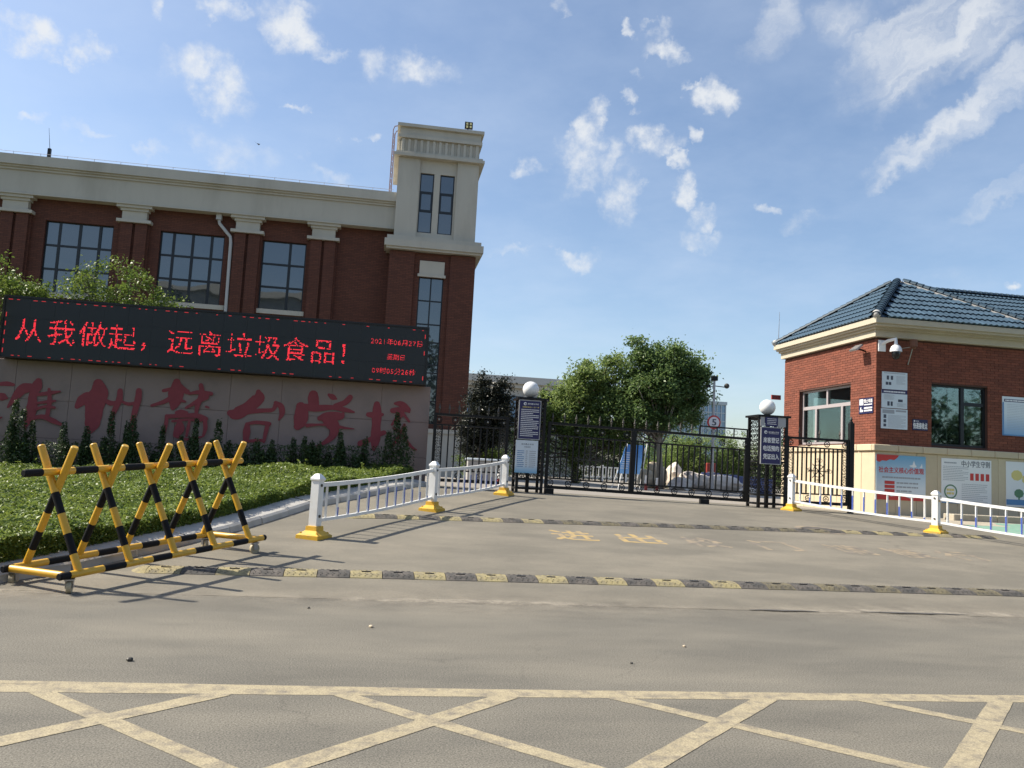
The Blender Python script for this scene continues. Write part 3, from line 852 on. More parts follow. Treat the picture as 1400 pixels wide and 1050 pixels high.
# ---- yellow box hatching on the street: each painted stripe a strip of its own
def stripe(p0, p1, w, z=.005):
    p0 = Vector((*p0, 0)); p1 = Vector((*p1, 0))
    d = (p1 - p0).normalized(); a = Vector((-d.y, d.x, 0)) * w / 2
    mb = MB()
    n = max(2, int((p1 - p0).length / .12))
    L = []; R = []
    for k in range(n + 1):
        q = p0.lerp(p1, k / n)
        L.append((q + a * (1 + rr.uniform(-.035, .035))) + Vector((0, 0, z))); R.append((q - a * (1 + rr.uniform(-.04, .04))) + Vector((0, 0, z)))
    mb.add(L + R, [(k, k + 1, n + 2 + k, n + 1 + k) for k in range(n)])
    return mb


VL = 5.19
stripe((-12, VL + .02), (14, VL - .03), .17, .0016).build('border_stripe', MATS['road_paint'], road)
stripe((-5, VL + .20), (9, VL - .16), .06, .0010).build('border_stripe', MATS['road_paint'], road)
for k in range(-5, 8):
    u = -1.80 + 1.665 * k
    stripe((u, VL - .06), (u + 6.0, VL - 6.0), .11, .0022).build('hatch_stripe', MATS['road_paint'], road)
    u = -.80 + 1.675 * k
    stripe((u, VL - .06), (u - 6.0, VL - 6.0), .135, .0028).build('hatch_stripe', MATS['road_paint'], road)

# ---- painted characters on the ramp
for k, (ch, u, v) in enumerate((('进', 3.081, 12.88), ('出', 4.148, 12.85), ('校', 5.22, 12.82), ('门', 6.447, 12.80), ('请', 7.736, 12.75), ('慢', 8.70, 12.66), ('行', 9.69, 12.65))):
    mb = MB()
    w = .33
    text_on(mb, ch, u - w, u + w, v - .44, v + .44, lambda x, y: (x, y, gz(x, y) + .0052), offset=.02, lift=(0, 0, .0002))
    mb.build('road_character', MATS['yellow_text'] if k < 2 else MATS['faded_text'], drive)

# ---- kerb stones along the planted bed
kerb = thing('kerb', (0, 0, 0), None, None)
kerb['kind'] = 'structure'
acc = []
for (a, b) in zip(KERB, KERB[1:]):
    acc.append((Vector((*a, 0)), Vector((*b, 0))))


def along(s):
    for a, b in acc:
        l = (b - a).length
        if s <= l:
            return a.lerp(b, s / l)
        s -= l
    return acc[-1][1]


total = sum((b - a).length for a, b in acc)
s = 0.
while s < total - .3:
    e = min(s + .96, total)
    p, q = along(s), along(e - .018)
    d = (q - p).normalized(); nrm = Vector((-d.y, d.x, 0))
    z0, z1 = gz(p.x, p.y), gz(q.x, q.y)
    mb = MB(p + Vector((0, 0, z0)))
    h = .135 + rr.uniform(-.008, .008); t = rr.uniform(-.008, .008)
    prof = [(0 + t, -.05), (.03 + t, h - .05), (.07 + t, h - .02), (.40 + t, h + .03), (.41 + t, -.05)]
    V = [(p + nrm * x) + Vector((0, 0, z0 + y)) for x, y in prof] + [(q + nrm * x) + Vector((0, 0, z1 + y)) for x, y in prof]
    mb.add(V, [(0, 1, 6, 5), (1, 2, 7, 6), (2, 3, 8, 7), (3, 4, 9, 8), (4, 3, 2, 1, 0), (5, 6, 7, 8, 9)])
    o = mb.build('kerb_stone', MATS['concrete'], kerb)
    o.location = p + Vector((0, 0, z0))
    s = e

# ---- planted bed: dark light-blocking core, clipped ground cover
BED_BACK = 19.75


def hedge_h(u, v):
    return .36 + .04 * sin(u * 2.1 + v) + .03 * sin(v * 1.7 - u * .8) + .025 * sin(5 * u + 3 * v) + .02 * sin(9 * u - 7 * v) * sin(6 * v + 2 * u)


def bed(s, v):
    k = kerb_u(v) - .50
    return (-16 + s * (k + 16), v)


BV = lin(8.15, BED_BACK, 34)
V = []; F = []
US = lin(0, 1, 40)
for v in BV:
    for sx in US:
        x, y = bed(sx, v)
        edge = min(1., (1 - sx) * (kerb_u(v) + 15.5) / .12, (v - 8.14) / .12)
        V.append((x, y, gz(x, y) + (.04 + (hedge_h(x, y) - .12) * max(edge, 0)) - .02))
n = len(US)
F = [(j * n + i, j * n + i + 1, (j + 1) * n + i + 1, (j + 1) * n + i) for j in range(len(BV) - 1) for i in range(n - 1)]
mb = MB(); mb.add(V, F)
mb.build('hedge_dark_core', MATS['hedge_inner'], kind='structure', smooth=True, recalc=False)  # dark green body added under the leaves to block light through them
pts = []; bias = []
NH = 250000
uu = RNG.random(NH); vv = 8.15 + (BED_BACK - 8.15) * RNG.random(NH) ** 1.15
for a, v in zip(uu, vv):
    k = kerb_u(v) - .38
    w = min(k + 16, 12.)
    if RNG.random() < .16:
        x = k - abs(RNG.normal()) * .10; top = hedge_h(x, v); z = top * RNG.random()        # flank over the kerb
    else:
        x = k - a * w; top = hedge_h(x, v) - .10 * max(0, 1 - (k - x) / .12); z = top - abs(RNG.normal()) * .05 + .015 * RNG.random()
    pts.append((x, v, gz(x, v) + z)); bias.append(.5 + .45 * sin(x * 3.1 + sin(v * 2.3)) * sin(v * 2.7 + x))
m2 = 12000
for _ in range(m2):
    x = -3.8 - 10 * RNG.random() ** 1.5; v = 8.12 + abs(RNG.normal()) * .09
    pts.append((x, v, gz(x, v) + hedge_h(x, v) * RNG.random())); bias.append(.5)
for _ in range(420):                       # shoots that escaped the shears
    v = 8.3 + (BED_BACK - 8.6) * RNG.random(); k = kerb_u(v) - .42
    x = k - (RNG.random() ** 1.5) * 9; h = .04 + .11 * RNG.random() ** 2
    for q in range(16):
        s = RNG.random()
        pts.append((x + RNG.normal() * .022 + .05 * s * sin(k * 9), v + RNG.normal() * .022, gz(x, v) + hedge_h(x, v) + h * s)); bias.append(.9)
gc = leaf_object('ground_cover', pts, .052, LEAF_HEDGE, up=.55, var_bias=np.clip(np.array(bias), 0, 1), kind='stuff')
tag(gc, 'clipped bright green ground cover filling the bed behind the kerb', 'ground cover')

# ================================================================ sign wall and LED screen
wall = thing('sign_wall', (-4.5, 20.0, .85), 'long pinkish granite wall carrying six large red brush characters', 'sign wall')
mb = MB((-4.5, 20, .85)); mb.box(-15, 1.10, 20.0, 20.42, .55, 3.18); mb.build('wall_slab', MATS['granite'], wall)
# thin recessed joints read as slabs: cladding stones stand 8 mm proud
slab = MB()
for i in range(14):
    for j, (z0, z1) in enumerate(((.60, 1.45), (1.456, 2.30), (2.306, 3.175))):
        x1 = 1.098 - i * 1.16; x0 = x1 - 1.155
        mb = MB((-4.5, 20, .85)); mb.cbox(x0, x1, 19.978 + rr.uniform(-.002, .002), 19.999, z0, z1, .004)
        mb.build('granite_slab', MATS['granite'], wall)
for ci, ch in enumerate(BRUSH):
    mb = MB((-4.5, 20, .85)); lay = 0
    for st in ch:
        # smooth the stroke with a few in-between points
        P = []
        for k in range(len(st) - 1):
            a, b = st[k], st[k + 1]
            pa = st[k - 1] if k else a; pb = st[k + 2] if k + 2 < len(st) else b
            for q in range(5):
                t = q / 5
                P.append(tuple(.5 * ((2 * a[i]) + (-pa[i] + b[i]) * t + (2 * pa[i] - 5 * a[i] + 4 * b[i] - pb[i]) * t * t + (-pa[i] + 3 * a[i] - 3 * b[i] + pb[i]) * t ** 3) for i in range(3)))
        P.append(st[-1])
        L = []; R = []
        for k, (x, z, w) in enumerate(P):
            k0, k1 = max(k - 1, 0), min(k + 1, len(P) - 1)
            dx, dz = P[k1][0] - P[k0][0], P[k1][1] - P[k0][1]
            l = sqrt(dx * dx + dz * dz) or 1
            w = max(w, .01) * (1 + .03 * sin(k * 1.3 + ci))
            y = 19.968 - lay * .0012
            L.append((x - dz / l * w, y, z + dx / l * w)); R.append((x + dz / l * w, y, z - dx / l * w))
        m = len(P)
        mb.add(L + R, [(k, k + 1, m + k + 1, m + k) for k in range(m - 1)])
        lay += 1
        for (x, z, w), sg in ((P[0], -1), (P[-1], 1)):
            y = 19.968 - lay * .0012; lay += 1
            mb.add([(x + w * cos(t * pi / 5) * .97, y, z + w * sin(t * pi / 5) * .97) for t in range(10)], [tuple(range(10))])
    mb.build('brush_character', MATS['brush_red'], wall)

LX0, LX1, LZ0, LZ1, LY = -8.43, .92, 3.19, 4.53, 19.66
led = thing('led_screen', (-3.75, 19.85, 3.18), 'long dark LED message screen with red dotted characters above the sign wall', 'LED screen')
lo = (-3.75, 19.85, 3.18)
mb = MB(lo); mb.box(LX0, LX1, LY + .02, 20.15, LZ0, LZ1)
e = .045
mb.box(LX0 - e, LX1 + e, LY - .015, 20.16, LZ1, LZ1 + e).box(LX0 - e, LX1 + e, LY - .015, 20.16, LZ0 - .004, LZ0 + .02)
mb.box(LX0 - e, LX0, LY - .015, 20.16, LZ0 + .02, LZ1).box(LX1, LX1 + e, LY - .015, 20.16, LZ0 + .02, LZ1)
mb.build('case', MATS['led_case'], led)
nx, nz = 18, 3
for i in range(nx):
    for j in range(nz):
        mb = MB(lo)
        w = (LX1 - LX0) / nx; h = (LZ1 - LZ0 - .02) / nz
        mb.box(LX0 + i * w + .0012, LX0 + (i + 1) * w - .0012, LY + rr.uniform(-.0012, .0012), LY + .019, LZ0 + .02 + j * h + .0012, LZ0 + .02 + (j + 1) * h - .0012)
        mb.build('module', MATS['led_face'], led)


def dots(ch, cx, cz, size, n, drop=.12, mat=LED_RED, off=.0):
    g = raster(ch, n, off)
    mb = MB(lo); c = size / n
    band = rr.random()
    for j in range(n):
        for i in range(n):
            if not g[j, i]: continue
            # the shutter caught the scanning rows unevenly: bands of rows are partly dark
            if rr.random() < drop * (1.8 if (j * .37 + band) % 1 > .62 else .55): continue
            x = cx - size / 2 + i * c; z = cz - size / 2 + j * c
            mb.add([(x + c * .09, LY - .004, z + c * .09), (x + c * .91, LY - .004, z + c * .09), (x + c * .91, LY - .004, z + c * .91), (x + c * .09, LY - .004, z + c * .91)], [(0, 1, 2, 3)])
    if mb.f:
        mb.build('lit_character', mat, led, kind='stuff')


for ch, x, z in (('从', -7.884, 3.83), ('我', -7.202, 3.82), ('做', -6.546, 3.83), ('起', -5.92, 3.80), ('，', -5.30, 3.82), ('远', -4.669, 3.80), ('离', -4.02, 3.805), ('垃', -3.371, 3.815), ('圾', -2.736, 3.815), ('食', -2.111, 3.81), ('品', -1.481, 3.81), ('！', -.85, 3.80)):
    dots(ch, x, z, .62, 27, .25, LED_RED, -.006)
for body, x0, x1, z in (('2021年06月27日', -.40, .84, 4.155), ('星期日', .0, .44, 3.80), ('09时05分26秒', -.33, .70, 3.46)):
    wch = [1. if ord(c) > 255 else .56 for c in body]
    u = (x1 - x0) / sum(wch); x = x0
    for c, w in zip(body, wch):
        dots(c, x + u * .5, z, u * 1.0, 18, .34, LED_RED)
        x += u * w
# running border of red dashes
mb = MB(lo)
x = LX0 + .06
while x < LX1 - .1:
    l = rr.choice((.04, .06, .09))
    for z in (LZ0 + .045, LZ1 - .045):
        if rr.random() < .62:
            mb.add([(x, LY - .004, z - .007), (x + l, LY - .004, z - .007), (x + l, LY - .004, z + .007), (x, LY - .004, z + .007)], [(0, 1, 2, 3)])
    x += l + rr.choice((.08, .10, .16))
z = LZ0 + .1
while z < LZ1 - .15:
    for x in (LX0 + .045, LX1 - .045):
        if rr.random() < .7:
            mb.add([(x - .009, LY - .004, z), (x + .009, LY - .004, z), (x + .009, LY - .004, z + .1), (x - .009, LY - .004, z + .1)], [(0, 1, 2, 3)])
    z += .2
mb.build('border_lights', LED_DIM, led, kind='stuff')
for x in (-7.5, -3.8, .0):
    mb = MB(lo); mb.box(x - .06, x + .06, 20.16, 20.24, 2.6, 4.3); mb.build('bracket', MATS['iron_black'], led)

# amber twin globe lamp at the far end of the screen
gl = thing('globe_lamp', (-8.66, 19.30, .9), 'amber globe lamp post at the outer end of the LED screen', 'lamp')
mb = MB((-8.66, 19.3, .9)); mb.tube((-8.66, 19.3, .9), (-8.66, 19.3, 4.45), .05, .035, 10); mb.tube((-8.66, 19.3, 4.05), (-8.60, 19.30, 4.05), .03, n=8)
mb.build('pole', MATS['iron_black'], gl, smooth=40)
for z, r in ((4.58, .13), (4.12, .12)):
    mb = MB((-8.66, 19.3, .9)); mb.ball((-8.57 if z < 4.5 else -8.60, 19.30, z), r); mb.build('globe', MATS['globe_amber'], gl, smooth=True)

# dark conifers in front of the wall
CON = [(-7.78, 2.21), (-7.36, 1.77), (-6.79, 1.77), (-6.32, 1.72), (-5.8, 2.06), (-5.34, 2.02), (-4.78, 1.85), (-4.1, 2.02), (-3.53, 2.02), (-3.05, 1.54), (-2.73, 1.62), (-2.44, 1.65), (-1.93, 1.72), (-1.66, 1.77), (-1.34, 1.67), (-.87, 1.93), (-.37, 1.82), (.38, 2.44)]
ORD = ['first', 'second', 'third', 'fourth', 'fifth', 'sixth', 'seventh', 'eighth', 'ninth', 'tenth', 'eleventh', 'twelfth', 'thirteenth', 'fourteenth', 'fifteenth', 'sixteenth', 'seventeenth', 'eighteenth']
for k, (u, zt) in enumerate(CON):
    v = 19.25 + rr.uniform(-.15, .12)
    zb = gz(u, v)
    lab = 'tallest dark conifer shrub, at the gate end of the sign wall' if k == 17 else 'dark conifer shrub before the sign wall, %s of the row counted from the gate end' % ORD[17 - k]
    t = thing('conifer_shrub', (u, v, zb), lab, 'shrub', 'conifer shrubs in front of the sign wall')
    h = zt - zb
    P = []
    lead = [(0., 0., 1.0)] + [(rr.uniform(-.26, .26), rr.uniform(-.12, .12), rr.uniform(.45, .9)) for _ in range(rr.choice((2, 3, 4)))]
    wd = .155 if k == 17 else rr.uniform(.11, .16)
    for lx, lyy, lh in lead:
        n = int((620 if k == 17 else 560) * h * lh)
        ph = rr.random() * 6
        for _ in range(n):
            s = RNG.random() ** .8
            bul = .55 + .45 * sin(s * 23 + ph) * (1 - s)
            rad = wd * (1.15 - s) ** .6 * (.3 + .7 * RNG.random() ** .5) * (.75 + .5 * bul)
            a = RNG.random() * 2 * pi
            P.append((u + lx * (1 - .25 * s) + rad * cos(a) + .05 * s * sin(k + ph), v + lyy + rad * sin(a), zb + .06 + s * (h * lh - .06) + RNG.normal() * .035))
    for _ in range(1000):
        P.append((u + RNG.uniform(-.42, .42), v + RNG.normal() * .14, zb + .1 + .75 * RNG.random() ** 1.6))
    leaf_object('foliage', P, .068, LEAF_CONE, t, up=.1, org=(u, v, zb), aspect=.34)
    mb = MB((u, v, zb)); mb.tube((u, v, zb), (u, v, zb + h * .8), .025, .008, 6); mb.build('stem', MATS['bark'], t)

# trees between the sign wall and the hall
tree('garden_tree', (-10.9, 24.6, .9), [(-10.9, 25, 5.4, 1.15, .9, .95), (-11.6, 24.8, 6.3, .7, .6, .55), (-10.2, 25, 5.35, .7, .6, .45)], 'bushy green tree beyond the outer end of the LED screen', 'tree', 70, 90, .17, .10, LEAF_LIGHT, .09, (-10.9, 24.9, 5.2), seed=4, limbs=18)
tree('garden_tree', (-7.7, 24.9, .9), [(-8.4, 25, 5.75, .85, .7, .70), (-7.2, 25, 5.7, .8, .7, .75), (-6.3, 25, 5.25, .55, .5, .45), (-7.9, 25, 4.9, 1.3, .8, .6), (-8.0, 25, 6.55, .25, .25, .32), (-7.35, 25, 6.4, .3, .3, .3)], 'light green leafy tree showing above the LED screen against the hall windows', 'tree', 120, 80, .14, .095, LEAF_LIGHT, .09, (-7.7, 25, 5.2), seed=9, limbs=26, shell=.4)

# ================================================================ the school hall
HV = 37.0
ho = (-8., HV, .7)
hall = thing('school_hall', ho, 'red brick school hall with pale stone cornice and corner tower', 'building')
hb = MB(ho); WZ0, WZ1 = 7.62, 10.70


def wall_holes(mb, x0, x1, y0, y1, z0, z1, holes, mi=0):
    """wall slab with rectangular openings (holes must not overlap in x)"""
    xs = x0
    for hx0, hx1, hz0, hz1 in sorted(holes):
        if hx0 > xs: mb.box(xs, hx0, y0, y1, z0, z1, mi)
        if hz0 > z0: mb.box(hx0, hx1, y0, y1, z0, hz0, mi)
        if hz1 < z1: mb.box(hx0, hx1, y0, y1, hz1, z1, mi)
        xs = hx1
    if xs < x1: mb.box(xs, x1, y0, y1, z0, z1, mi)


WINS = [(-19.35, -16.75, 4), (-14.66, -11.93, 4), (-10.02, -7.34, 4), (-5.73, -3.84, 2)]
holes = [(a, b, WZ0, WZ1) for a, b, _ in WINS]
wall_holes(hb, -26, .0, HV, HV + .4, .5, 11.72, holes)
hb.box(-26, 0, HV + .4, HV + 16, .5, .9); hb.box(-26, -25.7, HV + .4, HV + 16, .9, 11.7)
hb.build('wall', MATS['brick_wall'], hall)
mb = MB(ho); mb.box(-26, -.05, HV + .46, HV + 16, 12.6, 12.75); mb.build('roof', MATS['grey_wall'], hall)
# entablature: fascia, drip moulding, crown
mb = MB(ho)
mb.box(-26.2, -.06, HV - .45, HV + .45, 11.66, 12.62)
mb.box(-26.2, -.06, HV - .50, HV + .45, 11.60, 11.66)
mb.box(-26.2, -.06, HV - .52, HV + .45, 12.62, 12.72)
mb.box(-26.2, -.06, HV - .60, HV + .45, 12.72, 12.80)
mb.box(-26.2, -.06, HV - .70, HV + .45, 12.80, 13.22)
mb.build('cornice', MATS['stucco'], hall)
for a, b, cols in WINS:
    w = MB(ho)
    fr = .055
    xs = [a, a + (b - a) * .205, a + (b - a) * .50, a + (b - a) * .795, b] if cols == 4 else [a, a + (b - a) * .63, b]
    zs = [WZ0, WZ0 + (WZ1 - WZ0) / 3, WZ0 + 2 * (WZ1 - WZ0) / 3, WZ1]
    y0, y1 = HV + .13, HV + .19
    for k, x in enumerate(xs):
        h = fr if 0 < k < len(xs) - 1 else fr * 1.1
        w.box(max(x - h, a), min(x + h, b), y0, y1, WZ0, WZ1)
    for z in zs:
        for k in range(len(xs) - 1):
            w.box(xs[k] + fr, xs[k + 1] - fr, y0 + .004, y1 - .004, max(z - fr * .8, WZ0), min(z + fr * .8, WZ1))
    wf = w.build('window', MATS['frame_dark'], hall)
    for i in range(len(xs) - 1):
        for j in range(3):
            p = MB(ho)
            x0, x1, z0, z1 = xs[i] + fr, xs[i + 1] - fr, zs[j] + .04, zs[j + 1] - .04
            t = rr.uniform(-.010, .010)
            p.add([(x0, HV + .16 + t, z0), (x1, HV + .16 - t, z0), (x1, HV + .16 - t + .004, z1), (x0, HV + .16 + t + .004, z1), (x0, HV + .175 + t, z0), (x1, HV + .175 - t, z0), (x1, HV + .175 - t, z1), (x0, HV + .175 + t, z1)],
                  [(0, 3, 2, 1), (4, 5, 6, 7), (0, 1, 5, 4), (1, 2, 6, 5), (2, 3, 7, 6), (3, 0, 4, 7)])
            p.build('pane', GLASS, wf)
    m = MB(ho); m.box(a - .22, b + .22, HV - .10, HV + .12, WZ0 - .20, WZ0); m.build('window_sill', MATS['stucco'], hall)
for cx in (-20.5, -15.80, -11.06, -6.37, -3.12):
    m = MB(ho)
    for s in (-1, 1):
        m.box(cx + s * .30 - .24, cx + s * .30 + .24, HV - .24, HV, .5, 10.92)
    m.box(cx - .62, cx + .62, HV - .12, HV - .0, .5, 10.90)
    pl = m.build('pilaster', MATS['brick_wall'], hall)
    c = MB(ho)
    c.box(cx - .70, cx + .70, HV - .36, HV, 10.86, 10.99); c.box(cx - .50, cx + .50, HV - .28, HV, 10.99, 11.36)
    c.box(cx - .57, cx + .57, HV - .34, HV, 11.36, 11.48); c.box(cx - .72, cx + .72, HV - .43, HV, 11.48, 11.66)
    c.build('capital', MATS['stucco'], pl)
m = MB(ho)
m.box(-7.72, -7.50, HV - .30, HV - .05, 11.35, 11.60)
m.path([(-7.61, HV - .18, 11.4), (-7.58, HV - .18, 11.2), (-7.08, HV - .2, 10.65), (-7.04, HV - .2, 10.4), (-7.0, HV - .2, 7.0), (-7.0, HV - .2, 1.0)], .07, 8)
m.build('downpipe', MATS['pipe_white'], hall, smooth=40)
m = MB(ho)
for k in range(24):
    x = -25.5 + k * 1.06
    m.tube((x, HV - .6, 13.2), (x, HV - .6, 13.36), .010, n=4)
m.tube((-26, HV - .6, 13.35), (-.2, HV - .6, 13.35), .009, n=4)
m.build('lightning_strip', MATS['steel'], hall)
# tower
TV = 36.3
TX0, TX1 = -.06, 3.55
to = ho
m = MB(to)
wall_holes(m, TX0 - .10, TX1 + .06, TV, TV + .45, .5, 10.58, [(1.17, 2.27, 3.0, 9.50)])
m.box(TX0 - .10, TX0 + .3, TV + .45, TV + 3.7, .5, 10.58); m.box(TX1 - .35, TX1 + .06, TV + .45, TV + 3.7, .5, 10.58); m.box(TX0 + .3, TX1 - .35, TV + 3.3, TV + 3.7, .5, 10.58)
for x0, x1 in ((TX0 - .12, .92), (2.52, TX1 + .08)):
    m.box(x0, x1, TV - .12, TV, .5, 10.56)
m.build('tower_wall', MATS['brick_wall'], hall)
m = MB(to)
m.box(TX0 - .3, TX1 + .3, TV - .34, TV + 3.9, 10.60, 10.70); m.box(TX0 - .38, TX1 + .38, TV - .42, TV + 4.0, 10.70, 11.02); m.box(TX0 - .28, TX1 + .28, TV - .32, TV + 3.9, 11.02, 11.20)
m.build('tower_cornice', MATS['stucco'], hall)
m = MB(to)
wall_holes(m, TX0 + .02, TX1 - .02, TV, TV + .4, 11.2, 14.85, [(.95, 1.57, 11.50, 14.23), (1.84, 2.49, 11.50, 14.23)])
for x0, x1 in ((TX0, .90), (2.58, TX1)):
    m.box(x0, x1, TV - .10, TV, 11.2, 14.85)
m.box(TX0, TX0 + .3, TV + .4, TV + 3.7, 11.2, 14.85); m.box(TX1 - .3, TX1, TV + .4, TV + 3.7, 11.2, 14.85); m.box(TX0 + .3, TX1 - .3, TV + 3.3, TV + 3.7, 11.2, 14.85)
m.build('tower_shaft', MATS['stucco'], hall)
m = MB(to)
m.box(TX0 - .22, TX1 + .22, TV - .32, TV + 3.9, 14.85, 14.98); m.box(TX0 - .14, TX1 + .14, TV - .24, TV + 3.8, 14.98, 15.08)
m.box(TX0 + .02, TX1 - .02, TV - .06, TV + 3.7, 15.08, 15.72)
m.box(TX0 - .08, TX1 + .08, TV - .20, TV + 3.8, 15.72, 15.86); m.box(TX0 - .02, TX1 + .02, TV - .12, TV + 3.75, 15.86, 16.22); m.box(TX0 - .14, TX1 + .14, TV - .26, TV + 3.85, 16.22, 16.36)
m.build('tower_crown', MATS['stucco'], hall)
rib = MB(); rib.cbox(-.065, .065, -.07, 0, 0, .62, .015)
rib_me = rib.mesh('rib', MATS['stucco'])
for k in range(13):
    x = TX0 + .14 + k * (TX1 - TX0 - .28) / 12
    inst('rib', rib_me, hall, (x - ho[0], TV - .06 - ho[1], 15.09 - ho[2]))
for k in range(11):
    inst('rib', rib_me, hall, (TX0 + .02 - ho[0], TV + .25 + k * .3 - ho[1], 15.09 - ho[2]), (0, 0, -pi / 2))
for x0, x1 in ((.95, 1.57), (1.84, 2.49)):
    w = MB(to); y0, y1 = TV + .06, TV + .12
    w.box(x0, x0 + .045, y0, y1, 11.5, 14.23).box(x1 - .045, x1, y0, y1, 11.5, 14.23)
    for z, h in ((11.5, .05), (12.46, .11), (13.30, .11), (14.18, .05)):
        w.box(x0 + .045, x1 - .045, y0 + .003, y1 - .003, z, z + h)
    w.box(x0 + .045, x0 + .10, y0 + .005, y1 - .005, 12.57, 13.30).box(x1 - .10, x1 - .045, y0 + .005, y1 - .005, 12.57, 13.30)
    wf = w.build('window', MATS['frame_dark'], hall)
    for z0, z1 in ((11.55, 12.46), (12.57, 13.30), (13.41, 14.18)):
        p = MB(to); t = rr.uniform(-.01, .01); p.box(x0 + .05, x1 - .05, TV + .085, TV + .095, z0, z1); p.build('pane', GLASS, wf)
m = MB(to); m.box(1.17, 2.27, TV - .06, TV, 9.62, 10.22); m.box(1.10, 2.34, TV - .10, TV, 9.50, 9.62); m.build('lintel_block', MATS['stucco'], hall)
w = MB(to); y0, y1 = TV + .10, TV + .16
w.box(1.17, 1.22, y0, y1, 3.0, 9.5).box(2.22, 2.27, y0, y1, 3.0, 9.5).box(1.69, 1.75, y0, y1, 3.0, 9.5)
zs = [3.0, 4.0, 5.25, 5.6, 6.6, 7.4, 8.45, 9.5]
for z in zs:
    w.box(1.22, 1.69, y0 + .003, y1 - .003, z - .03, z + .03).box(1.75, 2.22, y0 + .003, y1 - .003, z - .03, z + .03)
wf = w.build('window', MATS['frame_dark'], hall)
for k in range(7):
    for x0, x1 in ((1.22, 1.69), (1.75, 2.22)):
        p = MB(to); p.box(x0, x1, TV + .125, TV + .135, zs[k] + .03, zs[k + 1] - .03); p.build('pane', GLASS, wf)
# pale stone base of the tower seen through the gate
m = MB(to); m.box(TX0 - .2, 3.86, TV - .30, TV - .122, .5, 2.60); m.box(TX0 - .25, 3.95, TV - .36, TV - .122, 2.60, 2.78); m.build('stone_base', MATS['stucco'], hall)
# roof ladder
m = MB(to)
for dx in (-.14, .14):
    m.path([(-.36 + dx * .3, TV + 1.2 + dx * 2, 13.1), (-.36 + dx * .3, TV + 1.2 + dx * 2, 16.45), (-.30 + dx * .3, TV + 1.2 + dx * 2, 16.62), (-.05, TV + 1.2 + dx * 2, 16.7), (.15, TV + 1.2 + dx * 2, 16.55)], .022, 6)
for k in range(12):
    z = 13.3 + .27 * k
    m.tube((-.36, TV + .92, z), (-.36, TV + 1.48, z), .014, n=5)
m.build('ladder', MATS['rust'], hall, smooth=40)
fl = thing('floodlight', (2.95, TV + .1, 16.36), 'small floodlight with yellow lamps on top of the hall tower', 'floodlight')
m = MB((2.95, TV + .1, 16.36)); m.box(2.80, 3.16, TV, TV + .1, 16.52, 16.84); m.box(2.92, 2.97, TV + .04, TV + .09, 16.36, 16.52); m.build('housing', MATS['iron_black'], fl)
for x in (2.86, 3.02):
    for z in (16.56, 16.70):
        m = MB((2.95, TV + .1, 16.36)); m.box(x, x + .09, TV - .012, TV - .001, z, z + .10); m.build('lamp', MATS['led_yellow'], fl)
an = MB((-14.74, HV - .2, 13.22)); an.box(-14.80, -14.68, HV - .25, HV - .13, 13.22, 13.75); an.tube((-14.74, HV - .19, 13.75), (-14.86, HV - .19, 14.65), .012, .006, 5)
an.build('antenna', MATS['iron_black'], label='thin whip antenna on a dark box on the hall parapet', category='antenna')
bd = MB((-6.1, 36, 14.65)); bd.add([(-6.1, 36.1, 14.62), (-6.02, 36, 14.64), (-6.1, 35.88, 14.62), (-6.16, 36, 14.66), (-6.3, 36.06, 14.78), (-5.92, 36.05, 14.76)], [(0, 1, 2), (0, 2, 3), (0, 3, 4), (0, 5, 1), (2, 1, 3)])
bd.build('bird', MATS['bird'], label='tiny dark bird flying above the hall roof', category='bird')

# ================================================================ gatehouse
GU, GV = 12.818, 20.0
go = (15.0, 22.5, .62)
gh = thing('gatehouse', go, 'red brick gatehouse with blue tiled hip roof and cream stone base', 'building')
GU2, GV2 = 17.42, 25.05
ZP, ZE = 2.45, 5.30            # top of the stone base, underside of the eaves
WL = (21.20, 24.07, 2.50, 4.155)       # window in the gate-side face: v0, v1, z0, z1
WF = (14.43, 16.10, 2.515, 4.16)       # window in the street face: u0, u1, z0, z1
core = MB(go)
T = .22
for (a0, a1, fn) in (
    (GU + .012, GU2, lambda m, x0, x1, z0, z1: m.box(x0, x1, GV + .012, GV + T, z0, z1)),
):
    for x0, x1, z0, z1 in ((a0, WF[0], .3, ZE), (WF[1], a1, .3, ZE), (WF[0], WF[1], .3, WF[2]), (WF[0], WF[1], WF[3], ZE)):
        fn(core, x0, x1, z0, z1)
for y0, y1, z0, z1 in ((GV + T, WL[0], .3, ZE), (WL[1], GV2, .3, ZE), (WL[0], WL[1], .3, WL[2]), (WL[0], WL[1], WL[3], ZE)):
    core.box(GU + .012, GU + T, y0, y1, z0, z1)
core.box(GU2 - T, GU2, GV + T, GV2, .3, ZE)
wall_holes(core, GU + T, GU2 - T, GV2 - T, GV2, .3, ZE, [(13.7, 15.3, 2.5, 4.1)])
core.build('core_wall', MATS['mortar'], gh)
room = MB(go); room.box(GU + T + .002, GU2 - T - .002, GV + T + .002, GV2 - T - .002, 1.2, 1.6); room.box(GU + T + .002, GU2 - T - .002, GV + T + .002, GV2 - T - .002, 4.6, 4.7)
room.box(GU2 - T - .03, GU2 - T - .003, GV + T + .01, GV2 - T - .01, 1.6, 4.6); wall_holes(room, GU + T + .01, GU2 - T - .04, GV2 - T - .03, GV2 - T - .003, 1.6, 4.6, [(13.7, 15.3, 2.5, 4.1)])
room.build('room', MATS['room_wall'], gh)
wi = (16.0, 23.0, 1.6)
t = thing('filing_cabinet', wi, 'grey filing cabinet standing inside the gatehouse behind the street window', 'cabinet')
m = MB(wi); m.cbox(15.55, 16.05, 22.6, 23.0, 1.601, 3.15, .01); m.build('body', MATS['grey_wall'], t)
